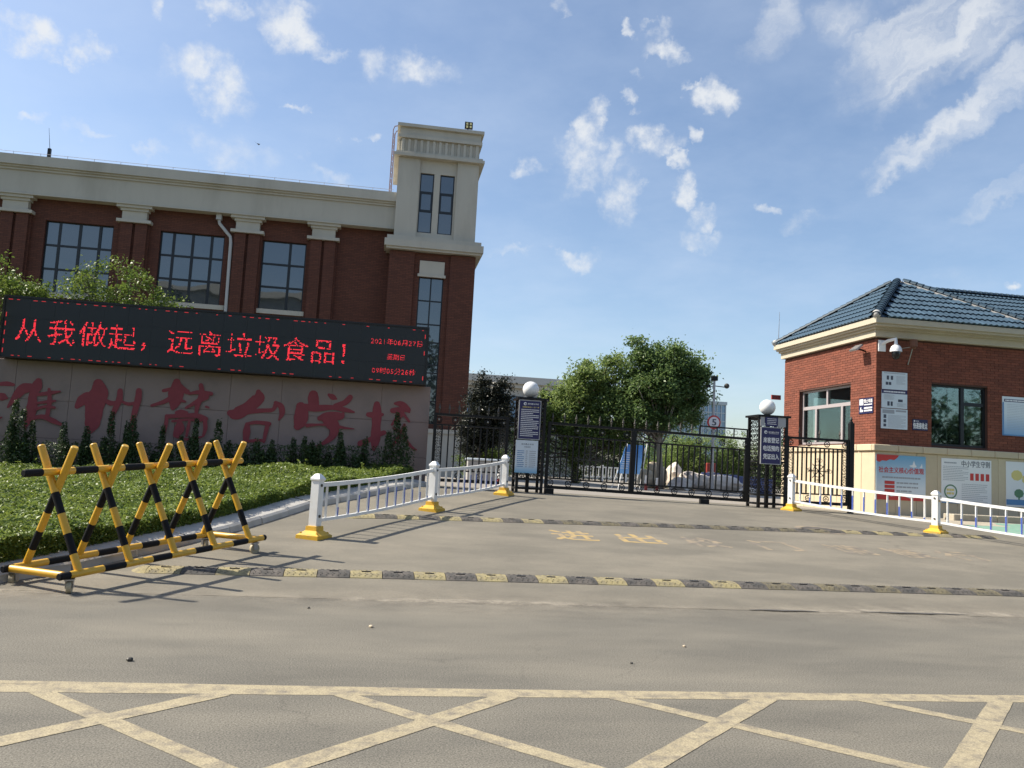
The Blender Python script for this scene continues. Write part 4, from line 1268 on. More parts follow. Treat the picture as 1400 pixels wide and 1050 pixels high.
for k in range(4):
    m = MB(wi); m.cbox(15.58, 16.02, 22.575, 22.599, 1.65 + k * .37, 1.99 + k * .37, .005); m.build('drawer', MATS['grey_wall'], t)
wi = (14.9, 21.0, 1.6)
t = thing('desk', wi, 'dark desk with a monitor inside the gatehouse behind the street window', 'desk')
m = MB(wi); m.box(14.3, 15.6, 20.9, 21.6, 2.66, 2.70)
for x in (14.33, 15.53):
    for y in (20.93, 21.53):
        m.box(x, x + .04, y, y + .04, 1.601, 2.66)
m.build('table', MATS['bark'], t)
m = MB(wi); m.box(14.62, 15.12, 21.2, 21.24, 2.80, 3.12); m.box(14.84, 14.90, 21.2, 21.26, 2.701, 2.80); m.build('monitor', MATS['cam_black'], t)
# bricks, each a proud block in its mortar bed
bk = MB(go)
BW, BH = .25, .07
nrow = int((ZE - .01 - ZP) / BH)
for j in range(nrow):
    z0 = ZP + j * BH + .004; z1 = z0 + BH - .008
    off = (j % 2) * BW / 2
    for face in (0, 1):
        L0, L1 = (GU, GU2) if face == 0 else (GV, GV2)
        h0, h1, hz0, hz1 = WF if face == 0 else WL
        x = L0 - (BW / 2 if j % 2 else 0)
        while x < L1:
            a, b = max(x, L0), min(x + BW - .009, L1)
            x += BW
            if b - a < .03: continue
            if z1 > hz0 and z0 < hz1:
                if a >= h0 - .01 and b <= h1 + .01: continue
                if a < h0 < b: b = h0
                elif a < h1 < b: a = h1
                if b - a < .02: continue
            p = rr.uniform(-.0015, .0015)
            if face == 0: bk.box(a, b, GV + p, GV + .02, z0, z1)
            else: bk.box(GU + p, GU + .02, max(a, GV + .021), b, z0, z1)
bk.build('brickwork', MATS['brick_red'], gh, recalc=False, kind='stuff')
# stone base: upright slabs under a coping of moulded stones
x = GU - .045
k = 0
while x < GU2 + 3:
    w = .60
    m = MB(go); m.cbox(x, x + w - .006, GV - .05, GV + .01, .35, 2.27, .006); m.build('stone_panel', MATS['stone_cream'], gh)
    x += w
y = GV - .045
while y < GV2 - .1:
    m = MB(go); m.cbox(GU - .05, GU + .01, y + .008, min(y + .60, GV2), .35, 2.27, .006); m.build('stone_panel', MATS['stone_cream'], gh)
    y += .606
x = GU - .11
while x < GU2 + 3:
    m = MB(go); m.cbox(x, x + .70, GV - .11, GV + .008, 2.275, 2.452, .018); m.build('coping_stone', MATS['stone_cream'], gh)
    x += .706
y = GV - .0
while y < GV2:
    m = MB(go); m.cbox(GU - .11, GU + .008, y + .012, min(y + .70, GV2), 2.275, 2.452, .018); m.build('coping_stone', MATS['stone_cream'], gh)
    y += .706
# windows
u0, u1, z0, z1 = WF
w = MB(go); ya, yb = GV + .10, GV + .16
w.box(u0, u0 + .06, ya, yb, z0, z1).box(u1 - .06, u1, ya, yb, z0, z1).box(u0 + .06, u1 - .06, ya, yb, z0, z0 + .06).box(u0 + .06, u1 - .06, ya, yb, z1 - .06, z1)
um = u0 + .98
w.box(um - .05, um + .05, ya - .01, yb + .01, z0 + .06, z1 - .06).box(um + .05, u1 - .06, ya - .01, yb + .01, z0 + 1.12, z0 + 1.21)
wf = w.build('window', MATS['frame_dark'], gh)
for a, b, c, d in ((u0 + .06, u0 + .545, z0 + .06, z1 - .06), (u0 + .555, um - .05, z0 + .06, z1 - .06), (um + .05, u1 - .06, z0 + .06, z0 + 1.12), (um + .05, u1 - .06, z0 + 1.21, z1 - .06)):
    p = MB(go); p.box(a, b, GV + .125, GV + .133, c, d); p.build('pane', GLASS_SEE, wf)
v0, v1, z0, z1 = WL
w = MB(go); xa, xb = GU + .12, GU + .18
w.box(xa, xb, v0, v0 + .07, z0, z1).box(xa, xb, v1 - .07, v1, z0, z1).box(xa, xb, v0 + .07, v1 - .07, z0, z0 + .07).box(xa, xb, v0 + .07, v1 - .07, z1 - .06, z1)
zt = 3.62
w.box(xa - .01, xb + .01, v0 + .07, v1 - .07, zt - .05, zt + .05)
va, vb, vc = v0 + .62, v0 + 1.02, v0 + 2.05
w.box(xa - .01, xb + .01, va - .05, va + .05, z0 + .07, zt - .05).box(xa - .01, xb + .01, vc - .05, vc + .05, z0 + .07, zt - .05).box(xa - .01, xb + .01, v0 + 1.38, v0 + 1.46, zt + .05, z1 - .06)
wf = w.build('window', MATS['frame_alu'], gh)
for a, b, c, d in ((v0 + .07, va - .05, z0 + .07, zt - .05), (va + .05, vc - .05, z0 + .07, zt - .05), (vc + .05, v1 - .07, z0 + .07, zt - .05), (v0 + .07, v0 + 1.38, zt + .05, z1 - .06), (v0 + 1.46, v1 - .07, zt + .05, z1 - .06)):
    p = MB(go); p.box(GU + .145, GU + .153, a, b, c, d); p.build('pane', GLASS_SEE, wf)
# eaves: two-step cream cornice
EU0, EU1, EV0, EV1 = 12.50, 17.72, 19.53, 25.22
m = MB(go)
m.box(GU - .12, GU2 + .12, GV - .14, GV2 + .05, 5.30, 5.48)
m.box(GU - .19, GU2 + .19, GV - .24, GV2 + .08, 5.48, 5.54)
m.box(EU0 + .06, EU1 - .06, EV0 + .06, EV1 - .06, 5.54, 5.60)
m.box(EU0, EU1, EV0, EV1, 5.60, 5.74)
m.build('eave', MATS['stucco_cream'], gh)
# roof: a pyramid hip, tiled, with lower main roof beyond
AP = Vector((15.10, 22.49, 7.56)); ZR = 5.75
core = MB(go)
cn = [Vector((EU0, EV0, ZR)), Vector((EU1, EV0, ZR)), Vector((EU1, EV1, ZR)), Vector((EU0, EV1, ZR))]
core.add(cn + [AP], [(0, 1, 4), (1, 2, 4), (2, 3, 4), (3, 0, 4), (3, 2, 1, 0)])
B0, B1 = 20.95, 28.2
core.add([(16.2, B0, ZR), (26, B0, ZR), (26, 24.6, 7.90), (16.2, 24.6, 7.90), (16.2, B1, ZR), (26, B1, ZR)], [(0, 1, 2, 3), (3, 2, 5, 4), (0, 3, 4), (1, 5, 2), (0, 4, 5, 1)])
roof = core.build('roof', MATS['ridge_blue'], gh, recalc=True)
# one pan tile: a wave across, a raised nose below
TW, TL = .165, .40


def tile_mesh():
    mb = MB(); n = 8
    xs = [-TW / 2 + TW * k / n for k in range(n + 1)]
    wav = [  .026 * (.5 + .5 * cos(2 * pi * k / n)) for k in range(n + 1)]
    V = []
    for y, lift in ((-.02, .042), (TL + .01, .002)):
        V += [(x, y, lift + w) for x, w in zip(xs, wav)]
    V += [(x, -.004, .004 + w * .75) for x, w in zip(xs, wav)]
    q = n + 1
    F = [(k, k + 1, q + k + 1, q + k) for k in range(n)] + [(2 * q + k, 2 * q + k + 1, k + 1, k) for k in range(n)]
    mb.add(V, F)
    return mb


tm = tile_mesh().mesh('roof_tile', MATS['tile_blue'], smooth=50, recalc=False)


def slope_frame(a, b, apex):
    """eave from a to b; returns origin, unit vectors along the eave and up the slope, and the slope length"""
    x = (b - a).normalized()
    foot = a + x * (apex - a).dot(x)
    y = apex - foot
    return x, y.normalized(), y.length, (apex - a).dot(x), (b - a).length


def lay(a, b, apex, limit_u=None, stuff=False):
    x, y, hl, px, bl = slope_frame(a, b, apex)
    z = x.cross(y)
    R = Matrix((x, y, z)).transposed().to_4x4()
    big = MB(go) if stuff else None
    base = tile_mesh()
    j = 0
    while j * TL < hl - .05:
        s0 = j * TL; t = s0 / hl; t1 = min((s0 + TL * .6) / hl, 1)
        l, r = px * t1, bl - (bl - px) * t1
        n = int((r - l) / TW)
        k0 = math.ceil((l) / TW)
        for k in range(k0, int(r / TW)):
            p = a + x * ((k + .5) * TW) + y * s0
            if limit_u and p.x > limit_u: continue
            if stuff:
                Mx = Matrix.Translation(p) @ R
                big.add([Mx @ Vector(v) for v in base.v], base.f)
            else:
                o = bpy.data.objects.new('roof_tile', tm); COL.objects.link(o); o.parent = roof
                o.matrix_local = Matrix.Translation(p - Vector(go) + z * rr.uniform(0, .003)) @ R @ Matrix.Rotation(rr.uniform(-.012, .012), 4, 'Z')
        j += 1
    if stuff:
        big.build('tile_course', MATS['tile_blue'], roof, smooth=50, recalc=False, kind='stuff')


lay(cn[0], cn[1], AP)
lay(cn[3], cn[0], AP, stuff=True)
# main roof tiles (front slope, the part in view)
big = MB(go); base = tile_mesh()
a = Vector((16.2, B0, ZR)); x = Vector((1, 0, 0)); y = (Vector((16.2, 24.6, 7.9)) - a).normalized(); z = x.cross(y); hl = (Vector((16.2, 24.6, 7.9)) - a).length
R = Matrix((x, y, z)).transposed().to_4x4()
for j in range(int(hl / TL) + 1):
    for k in range(int(5.5 / TW)):
        if j * TL > hl - .1: continue
        Mx = Matrix.Translation(a + x * ((k + .5) * TW) + y * (j * TL)) @ R
        big.add([Mx @ Vector(v) for v in base.v], base.f)
big.build('tile_course', MATS['tile_blue'], roof, smooth=50, recalc=False, kind='stuff')
# ridge and hip caps
cap = MB(); n = 8
V = []
for yy, r in ((0, .125), (.21, .098)):
    V += [(r * cos(pi * k / n), yy, r * .85 * sin(pi * k / n)) for k in range(n + 1)]
V += [(.125 * cos(pi * k / n) * .6, 0, .125 * .5 * sin(pi * k / n)) for k in range(n + 1)]
q = n + 1
cap.add(V, [(k, q + k, q + k + 1, k + 1) for k in range(n)] + [(k, k + 1, 2 * q + k + 1, 2 * q + k) for k in range(n)])
cm = cap.mesh('ridge_tile', MATS['ridge_blue'], smooth=50, recalc=True)
for a, b in ((cn[0], AP), (cn[1], AP), (cn[3], AP), (Vector((16.3, 24.6, 7.9)), Vector((22, 24.6, 7.9)))):
    y = (b - a).normalized(); x = y.cross(Vector((0, 0, 1))).normalized(); z = x.cross(y)
    R = Matrix((x, y, z)).transposed().to_4x4()
    L = (b - a).length
    for k in range(int(L / .20)):
        p = a + y * (k * .20) + z * .035
        o = bpy.data.objects.new('ridge_tile', cm); COL.objects.link(o); o.parent = roof
        o.matrix_local = Matrix.Translation(p - Vector(go)) @ R
    if (a - cn[1]).length < .1:
        mm = MB(go); mm.bar(a - z * .012 - x * .085, b - z * .012 - x * .085, .03, .05); mm.build('mortar_bed', MATS['roof_mortar'], roof)
for c in (cn[0], cn[3]):
    m = MB(go); m.ball(c + Vector((.04, .04 if c is cn[0] else -.04, .08)), .11, 12, 8); m.build('hip_end', MATS['roof_mortar'], roof, smooth=True)
m = MB(go); m.tube((12.7, 25.3, 5.9), (12.72, 25.3, 6.9), .012, .006, 5); m.box(12.66, 12.76, 25.25, 25.35, 5.8, 6.0); m.build('aerial', MATS['steel'], gh)
# main block beyond the frame edge
m = MB(go); m.box(17.45, 25.5, 21.4, 27.8, .3, 5.6); m.build('rear_wall', MATS['brick_wall'], gh)


# ---- notices, plaques and posters on the gatehouse
def board(name, u0, u1, z0, z1, v, mat, label, cat, group=None, th=.015, frame=None, tilt=0.0):
    c = ((u0 + u1) / 2, v, (z0 + z1) / 2)
    t = thing(name, c, label, cat, group, rot=(0, tilt, 0))
    m = MB(c); m.box(u0, u1, v - th, v - .001, z0, z1); m.build('panel', mat, t)
    if frame:
        f = .018; m = MB(c)
        m.box(u0 - f, u1 + f, v - th - .008, v - .0015, z1 + .0005, z1 + f).box(u0 - f, u1 + f, v - th - .008, v - .0015, z0 - f, z0 - .0005)
        m.box(u0 - f, u0 - .0005, v - th - .008, v - .0015, z0, z1).box(u1 + .0005, u1 + f, v - th - .008, v - .0015, z0, z1)
        m.build('frame', frame, t)
    return t, c, v - th


class Print:
    """flat print on a vertical board: x, z run 0..1 over the board"""

    def __init__(self, t, c, y, u0, u1, z0, z1):
        self.t, self.c, self.y, self.b = t, c, y, (u0, u1, z0, z1); self.k = 0

    def pt(self, x, z):
        u0, u1, z0, z1 = self.b
        return (u0 + (u1 - u0) * x, self.y - .0012 - .0008 * self.k, z0 + (z1 - z0) * z)

    def rects(self, rs, mat, name='print'):
        few = len(rs) <= 10
        m = MB(self.c)
        for x0, x1, z0, z1 in rs:
            m.add([self.pt(x0, z0), self.pt(x1, z0), self.pt(x1, z1), self.pt(x0, z1)], [(0, 1, 2, 3)])
            if few:
                m.build(name, MATS[mat], self.t); m = MB(self.c)
        if not few: m.build(name, MATS[mat], self.t, kind='stuff')
        self.k += 1

    def poly(self, ps, mat, name='print'):
        m = MB(self.c)
        for p in ps:
            m.add([self.pt(*q) for q in p], [tuple(range(len(p)))])
            if len(ps) <= 10:
                m.build(name, MATS[mat], self.t); m = MB(self.c)
        if len(ps) > 10: m.build(name, MATS[mat], self.t)
        self.k += 1

    def text(self, body, x0, x1, z0, z1, mat, offset=.012):
        m = MB(self.c); text_on(m, body, x0, x1, z0, z1, self.pt, 0, offset); m.build('lettering', MATS[mat], self.t, kind='stuff'); self.k += 1

    def lines(self, x0, x1, z1, z0, n, mat, seed=0, fill=.5, seg=.03):
        """lines of writing too small to read: broken dashes"""
        r = random.Random(seed); rs = []
        st = (z1 - z0) / n
        for k in range(n):
            z = z1 - (k + .5) * st; x = x0; e = x1 - (r.random() * .35 * (x1 - x0) if k % 3 == 2 else 0)
            while x < e - .01:
                l = min(r.uniform(.5, 1.6) * seg, e - x)
                rs.append((x, x + l * .86, z - st * fill / 2, z + st * fill / 2)); x += l
        self.rects(rs, mat)

    def disc(self, x, z, r, mat, n=20, asp=1.0):
        self.poly([[(x + r * cos(2 * pi * k / n), z + r * asp * sin(2 * pi * k / n)) for k in range(n)]], mat)


def pboard(*a, **k):
    t, c, y = board(*a, **k)
    return Print(t, c, y, *a[1:5])


FV = GV - .002
P = pboard('notice_board', 12.98, 13.71, 3.925, 4.39, FV, MATS['print_pale'], 'pale notice with small pictures, topmost of three on the brick wall', 'notice', 'notices on the gatehouse wall')
P.lines(.08, .92, .97, .89, 1, 'print_grey', 1); P.rects([(.18, .27, .55, .78), (.34, .43, .55, .78), (.14, .24, .25, .42), (.26, .36, .25, .42)], 'print_dark'); P.lines(.56, .92, .8, .3, 8, 'print_grey', 2, .25)
P = pboard('notice_board', 12.97, 13.71, 3.43, 3.91, FV, MATS['print_pale'], 'pale notice with a navy heading band, middle of three on the brick wall', 'notice', 'notices on the gatehouse wall')
P.rects([(0, 1, .80, 1)], 'navy'); P.lines(.08, .92, .95, .85, 1, 'print_white', 3, .8, .05); P.rects([(.22, .31, .12, .36), (.35, .43, .12, .36), (.64, .82, .36, .50)], 'print_dark'); P.lines(.08, .5, .75, .45, 6, 'print_grey', 4, .3); P.lines(.6, .95, .3, .08, 4, 'print_grey', 5, .3)
P = pboard('notice_board', 12.96, 13.72, 2.88, 3.41, FV, MATS['print_pale'], 'pale blue notice of fine print, lowest of three on the brick wall', 'notice', 'notices on the gatehouse wall')
P.rects([(.05, .5, .76, .95), (.55, .95, .86, .95)], 'print_grey'); P.rects([(.09, .19, .52, .7), (.09, .19, .30, .46), (.09, .19, .10, .24)], 'print_dark'); P.lines(.26, .94, .7, .06, 12, 'print_grey', 6, .28)
P = pboard('plaque', 13.87, 14.31, 2.885, 3.175, FV, MATS['navy_deep'], 'small navy plaque for the parcel point beside the street window', 'plaque')
P.disc(.12, .84, .05, 'print_white', 12, 1.5); P.lines(.2, .42, .88, .80, 1, 'print_white', 7, .7); P.text('快递接收点', .04, .96, .14, .70, 'print_white', .032)
t, c, y = board('notice_board', 16.53, 18.3, 2.90, 3.96, FV, grad_mat('print_sky_blue', (.20, .38, .62), (.70, .76, .80), 2.9, 3.5), 'large pale blue notice board on the dark brick right of the street window', 'notice')
P = Print(t, c, y, 16.53, 18.3, 2.90, 3.96)
P.rects([(.03, 1., .865, .935)], 'navy'); P.lines(.05, .95, .93, .87, 1, 'print_white', 8, .6, .03); P.lines(.08, .95, .82, .15, 16, 'print_grey', 9, .12, .02); P.rects([(-.0, .025, .02, .85), (0, 1, 0, .03)], 'print_blue')
# gate-side plaque (turned to face the driveway)
pc = (GU - .004, 20.43, 3.48)
t = thing('plaque', pc, 'navy and white plaque on the sunlit brick by the corner', 'plaque', rot=(0, 0, -pi / 2))
y = 20.43 - .015
m = MB(pc); cx = pc[0]; m.box(cx - .33, cx + .33, pc[1] - .015, pc[1] - .001, 3.28, 3.70); m.build('panel', MATS['navy_deep'], t)
P = Print(t, pc, y, cx - .33, cx + .33, 3.28, 3.70)
P.rects([(.05, .32, .56, .94)], 'print_white'); P.poly([[(.08, .12), (.30, .12), (.30, .26), (.18, .26), (.18, .44), (.11, .40)]], 'print_white')
P.text('禁止鸣笛', .38, .96, .68, .92, 'print_white', .02); P.lines(.38, .95, .62, .52, 1, 'print_white', 3, .7); P.lines(.38, .95, .44, .10, 2, 'print_white', 4, .6)
# posters between the stone panels
PV = GV - .052
t, c, y = board('poster', 12.80, 14.22, 1.02, 2.19, PV, grad_mat('print_cloud', (.70, .76, .80), (.17, .40, .60), 1.35, 2.15), 'blue poster with white doves and red ribbons nearest the gatehouse corner', 'poster', 'posters on the stone base')
P = Print(t, c, y, 12.80, 14.22, 1.02, 2.19)
P.poly([[(0, 1), (0, .86), (.06, .83), (.12, .87), (.2, .86), (.27, .90), (.36, .89), (.42, .94), (.46, 1)], [(0, 0), (0, .2), (.08, .12), (.18, .15), (.3, .08), (.5, .11), (.7, .05), (.85, .09), (1, .06), (1, 0)]], 'print_red')
P.poly([[(.66, .78), (.73, .80), (.76, .9), (.79, .80), (.82, .78), (.79, .75), (.74, .74)], [(.87, .76), (.9, .78), (.92, .84), (.935, .76), (.91, .74)]], 'print_white')
P.text('社会主义核心价值观', .05, .96, .60, .73, 'print_red', .02); P.lines(.12, .9, .53, .47, 1, 'print_grey', 2, .6, .04)
P.rects([(.17, .37, .35, .42), (.17, .37, .26, .33), (.17, .37, .17, .24)], 'print_red'); P.lines(.41, .85, .43, .16, 3, 'print_grey', 11, .35, .07)
P = pboard('poster', 14.68, 16.15, 1.01, 2.19, PV, MATS['print_white'], 'white poster with black brush heading and four red seals', 'poster', 'posters on the stone base')
P.text('中小学生守则', .40, .97, .83, .97, 'print_dark', .014); P.lines(.05, .30, .93, .88, 1, 'print_grey', 1, .6); P.lines(.03, .54, .84, .50, 9, 'print_grey', 2, .3); P.rects([(.57 + .105 * k, .64 + .105 * k, .53, .69) for k in range(4)], 'print_red')
P.lines(.4, .92, .46, .04, 10, 'print_grey', 5, .25)
ring = [(.18 + .13 * cos(2 * pi * k / 24), .26 + .16 * sin(2 * pi * k / 24)) for k in range(24)]; r2 = [(.18 + .105 * cos(2 * pi * k / 24), .26 + .13 * sin(2 * pi * k / 24)) for k in range(24)]
P.poly([[ring[k], ring[(k + 1) % 24], r2[(k + 1) % 24], r2[k]] for k in range(24)], 'print_green'); P.lines(.10, .26, .34, .18, 2, 'print_yellow', 7, .6, .06)
P.rects([(0, 1, .0, .02)], 'print_blue')
P = pboard('poster', 16.59, 18.05, 1.00, 2.20, PV, MATS['print_white'], 'white poster with a yellow blossom and a green tree, farthest from the corner', 'poster', 'posters on the stone base')
P.disc(.22, .70, .12, 'print_yellow', 9, 1.0); P.disc(.42, .62, .10, 'print_yellow', 7, 1.2); P.disc(.26, .30, .10, 'print_green', 9, 1.0); P.rects([(.245, .275, .12, .25)], 'print_green'); P.rects([(0, 1, .04, .16)], 'print_blue'); P.lines(.45, .95, .95, .88, 1, 'print_dark', 8, .7, .06); P.lines(.4, .95, .5, .2, 6, 'print_grey', 2, .3)
# red name board sticking out past the far corner
rb = (GU - .12, 25.35, 4.06)
t = thing('name_board', rb, 'small red projecting name board at the far edge of the gatehouse', 'sign')
m = MB(rb); m.box(GU - .30, GU + .02, 25.32, 25.37, 3.99, 4.14); m.build('panel', MATS['plastic_red'], t)
P = Print(t, rb, 25.32, GU - .30, GU + .02, 3.99, 4.14); P.text('警务室', .08, .92, .2, .8, 'print_dark', .02)
# dome camera on its arm
dc = (13.0, GV - .01, 5.0)
t = thing('dome_camera', dc, 'white dome security camera under the eaves at the gatehouse corner', 'camera')
m = MB(dc); m.box(12.86, 13.06, GV - .04, GV - .001, 4.92, 5.22); m.path([(12.96, GV - .03, 5.12), (13.0, GV - .25, 5.18), (13.07, GV - .46, 5.20), (13.07, GV - .47, 5.05)], .045, 8); m.build('bracket', MATS['cam_white'], t, smooth=40)
m = MB(dc); m.lathe([(.02, .19), (.075, .175), (.12, .13), (.145, .05), (.15, 0)], 20, (13.07, GV - .47, 4.86)); m.build('housing', MATS['cam_white'], t, smooth=50)
m = MB(dc); m.lathe([(.01, -.20), (.06, -.185), (.095, -.13), (.108, -.05), (.104, 0)], 20, (13.07, GV - .47, 4.857)); m.build('dome', MATS['cam_black'], t, smooth=50)
wl = (13.62, GV - .01, 5.0)
t = thing('wall_lamp', wl, 'rusty red wall lamp on a thin arm beside the dome camera', 'lamp')
m = MB(wl); m.tube((13.72, GV - .02, 4.62), (13.66, GV - .30, 5.02), .014, n=6); m.tube((13.45, GV - .02, 5.02), (13.66, GV - .30, 5.06), .012, n=6); m.build('arm', MATS['steel'], t)
m = MB(wl); m.tube((13.66, GV - .34, 5.05), (13.66, GV - .34, 5.24), .10, .10, 12); m.tube((13.66, GV - .34, 5.0), (13.66, GV - .34, 5.05), .05, .07, 10); m.build('lamp_head', MATS['rust'], t, smooth=40)
fo = (GU - .1, 20.5, 5.05)
t = thing('wall_floodlight', fo, 'small grey floodlight on the sunlit gatehouse wall under the eaves', 'floodlight')
m = MB(fo); R = Matrix.Rotation(radians(-38), 4, 'Y')
V = [Vector((GU - .28, 20.5, 5.05)) + R @ Vector((x, y, z)) for x in (-.12, .12) for y in (-.17, .17) for z in (-.025, .025)]
m.add(V, [(0, 1, 3, 2), (4, 6, 7, 5), (0, 4, 5, 1), (2, 3, 7, 6), (0, 2, 6, 4), (1, 5, 7, 3)]); m.build('housing', MATS['steel'], t)
m = MB(fo); m.bar((GU - .26, 20.5, 5.04), (GU - .01, 20.5, 4.98), .04); m.build('bracket', MATS['iron_black'], t)

# ---- paved apron in front of the posters
ap = MB()
zz = lambda u, v: gz(u, v)
F = []
sheet('apron', ident, lin(12.9, 30, 6), lin(17.6, 19.95, 4), MATS['sandy'], .012)
ab = thing('apron_step', (14.75, 18.2, .6), None, None); ab['kind'] = 'structure'
for k in range(9):
    x = 14.0 + k * 1.2
    m = MB((14.75, 18.2, .6)); m.cbox(x, x + 1.19, 18.55, 18.95, .3, gz(x, 18.6) + .17, .012); m.build('step_stone', MATS['sandy'], ab)
sheet('green_paving', ident, lin(13.55, 30, 8), lin(15.6, 18.35, 6), MATS['green_paving'], .016)

# ================================================================ gate ironwork
ros = MB()
ros.path([(.075 * cos(2 * pi * k / 14), 0, .075 * sin(2 * pi * k / 14)) for k in range(14)], .009, 4, closed=True)
for q in range(5):
    a = 2 * pi * q / 5 + .3
    ros.path([(.04 * cos(a) + .028 * cos(2 * pi * k / 8), -.004, .04 * sin(a) + .028 * sin(2 * pi * k / 8)) for k in range(8)], .006, 3, closed=True)
ros_me = ros.mesh('rosette', MATS['iron_black'])
boss = MB(); boss.ball((0, -.012, 0), .026, 8, 6); boss_me = boss.mesh('boss', MATS['iron_pale'], smooth=True)
fin = MB(); fin.lathe([(.012, 0), (.012, .05), (.026, .065), (.010, .08), (.030, .11), (.022, .15), (.003, .235)], 6)
fin_me = fin.mesh('finial', MATS['iron_dusty'], smooth=False)
barm = {}


def bar_mesh(h, w=.031):
    k = (round(h, 3), w)
    if k not in barm:
        m = MB(); m.box(-w / 2, w / 2, -w / 2, w / 2, 0, h); barm[k] = m.mesh('bar', MATS['iron_black'])
    return barm[k]


def scrolls(w, h, r=.045, mat='iron_black', seed=0):
    """lattice of small rings filling a narrow panel, in the plane y = 0"""
    m = MB(); q = random.Random(seed)
    nx = max(1, int(round(w / (2 * r)))); nz = max(1, int(round(h / (2 * r))))
    for i in range(nx):
        for j in range(nz):
            cx = (i + .5) * w / nx; cz = (j + .5) * h / nz
            rr_ = r * q.uniform(.75, 1.0); a0 = q.random() * 6
            m.path([(cx + rr_ * (.5 + .5 * k / 7) * cos(a0 + k * .8), 0, cz + rr_ * (.5 + .5 * k / 7) * sin(a0 + k * .8)) for k in range(8)], .010, 3)
    return m


def wheel(parent, x, z, r, mat='iron_dusty'):
    m = MB()
    m.path([(x + r * .62 * cos(2 * pi * k / 20), -.03, z + r * .62 * sin(2 * pi * k / 20)) for k in range(20)], .008, 4, closed=True)
    for q in range(8):
        a = pi * q / 4
        m.tube((x, -.03, z), (x + r * .98 * cos(a), -.03, z + r * .98 * sin(a)), .011, n=4)
        if q % 2 == 0:
            cx, cz = x + r * 1.05 * cos(a), z + r * 1.05 * sin(a)
            for b in (-.5, .5, 0):
                m.path([(cx + r * .22 * sin(b * 2 + a * 0) + r * .17 * cos(2 * pi * k / 8), -.03, cz + r * .1 * cos(b * 3) + r * .17 * sin(2 * pi * k / 8)) for k in range(8)], .007, 3, closed=True)
    m.ball((x, -.03, z), .03, 8, 6)
    m.build('wheel_emblem', MATS[mat], parent)


def ironwork(name, p0, p1, zt, zt2, zb2, zb, label, cat, spacing, finials=None, fin_sp=.31, ros_top=.6, ros_bot=.42, side=0.0, rail=.06, stiles=(.07, .07), group=None, gap_top=None, side_stiles=True):
    """gate leaf or fence panel from p0 to p1 (points on its bottom line); zt ... zb: rail heights above that line"""
    p0 = Vector(p0); p1 = Vector(p1); d = p1 - p0; L = d.length
    t = thing(name, p0, label, cat, group)
    t.rotation_euler = (0, -atan2(d.z, sqrt(d.x ** 2 + d.y ** 2)), atan2(d.y, d.x))
    for z, h in ((zt, rail), (zt2, rail * .6), (zb2, rail * .6), (zb, rail * 1.25)):
        m = MB(); m.box(stiles[0], L - stiles[1], -.028, .028, z - h / 2, z + h / 2); m.build('rail', MATS['iron_black'], t)
    for x0, x1 in ((0, stiles[0]), (L - stiles[1], L)):
        m = MB(); m.box(x0, x1, -.035, .035, zb - rail * .6, zt + rail * .6); m.build('stile', MATS['iron_black'], t)
    a, b = stiles[0] + side, L - stiles[1] - side
    n = max(1, int(round((b - a) / spacing)))
    me = bar_mesh(zt2 - zb2)
    for k in range(n + 1):
        x = a + (b - a) * k / n
        if side == 0 and k in (0, n): continue
        inst('bar', me, t, (x, 0, zb2))
    if side:
        for x0 in (stiles[0], b):
            m = scrolls(side, zt2 - zb2, .035, seed=int(x0 * 10)); o = m.build('scroll_panel', MATS['iron_dusty'], t); o.location = (x0, 0, zb2)
    n = max(1, int((L - .2) / ros_top))
    for k in range(n + 1):
        x = .12 + (L - .24) * k / n
        inst('rosette', ros_me, t, (x, 0, (zt + zt2) / 2)); inst('boss', boss_me, t, (x, 0, (zt + zt2) / 2))
    n = max(1, int((L - .2) / ros_bot))
    for k in range(n + 1):
        x = .14 + (L - .28) * k / n
        inst('rosette', ros_me, t, (x, 0, (zb + zb2) / 2))
    if finials:
        x = finials[0]
        while x < finials[1]:
            inst('finial', fin_me, t, (x, 0, zt + rail / 2)); x += fin_sp
    return t, L


g1, L1 = ironwork('gate_leaf', (1.20, 19.62, .845), (3.0, 19.62, .845), 1.665, 1.42, .355, .12, 'narrow black iron gate leaf between the sign wall and the tall notice pillar', 'gate', .148, (.12, 1.75), .235, .38, .40, side=.14)
GZ0, GZ1 = gz(3.95, 19.6), gz(9.1, 19.6)
g2, L2 = ironwork('sliding_gate', (3.93, 19.62, GZ0 + .005), (9.12, 19.62, GZ0 - .095), 1.70, 1.415, .375, .165, 'long black iron sliding gate across the driveway with spear finials', 'gate', .148, (.1, 3.7), .295, .56, .42, stiles=(.07, .13))
m = MB(); m.box(2.10, 2.22, -.05, .05, .20, 1.66); m.build('centre_stile', MATS['iron_black'], g2)
wheel(g2, 1.07, .87, .27)
for x in (.12, 4.05):
    m = MB(); m.box(x - .11, x + .11, -.06, .06, -.0, .125); m.build('roller_box', MATS['iron_black'], g2)
m = MB()
m.bar((3.85, .0, 1.93), (5.12, 0, 1.93), .035); m.bar((3.85, 0, 1.73), (3.85, 0, 1.93), .035)
for x in (4.3, 4.75, 5.10):
    m.bar((x, 0, 1.73), (x, 0, 1.93), .025)
for k in range(6):
    m.path([(4.0 + k * .2 + .05 * cos(2 * pi * q / 8), 0, 1.83 + .05 * sin(2 * pi * q / 8)) for q in range(8)], .006, 3, closed=True)
m.build('top_rail_frame', MATS['iron_black'], g2)
fe, L3 = ironwork('iron_fence', (10.02, 19.45, .66), (11.74, 19.45, .655), 1.80, 1.575, .42, .20, 'black iron fence panel with a wheel emblem between the gate pillar and the gatehouse', 'fence', .118, (.35, 1.6), .55, .42, .40, side=.13)
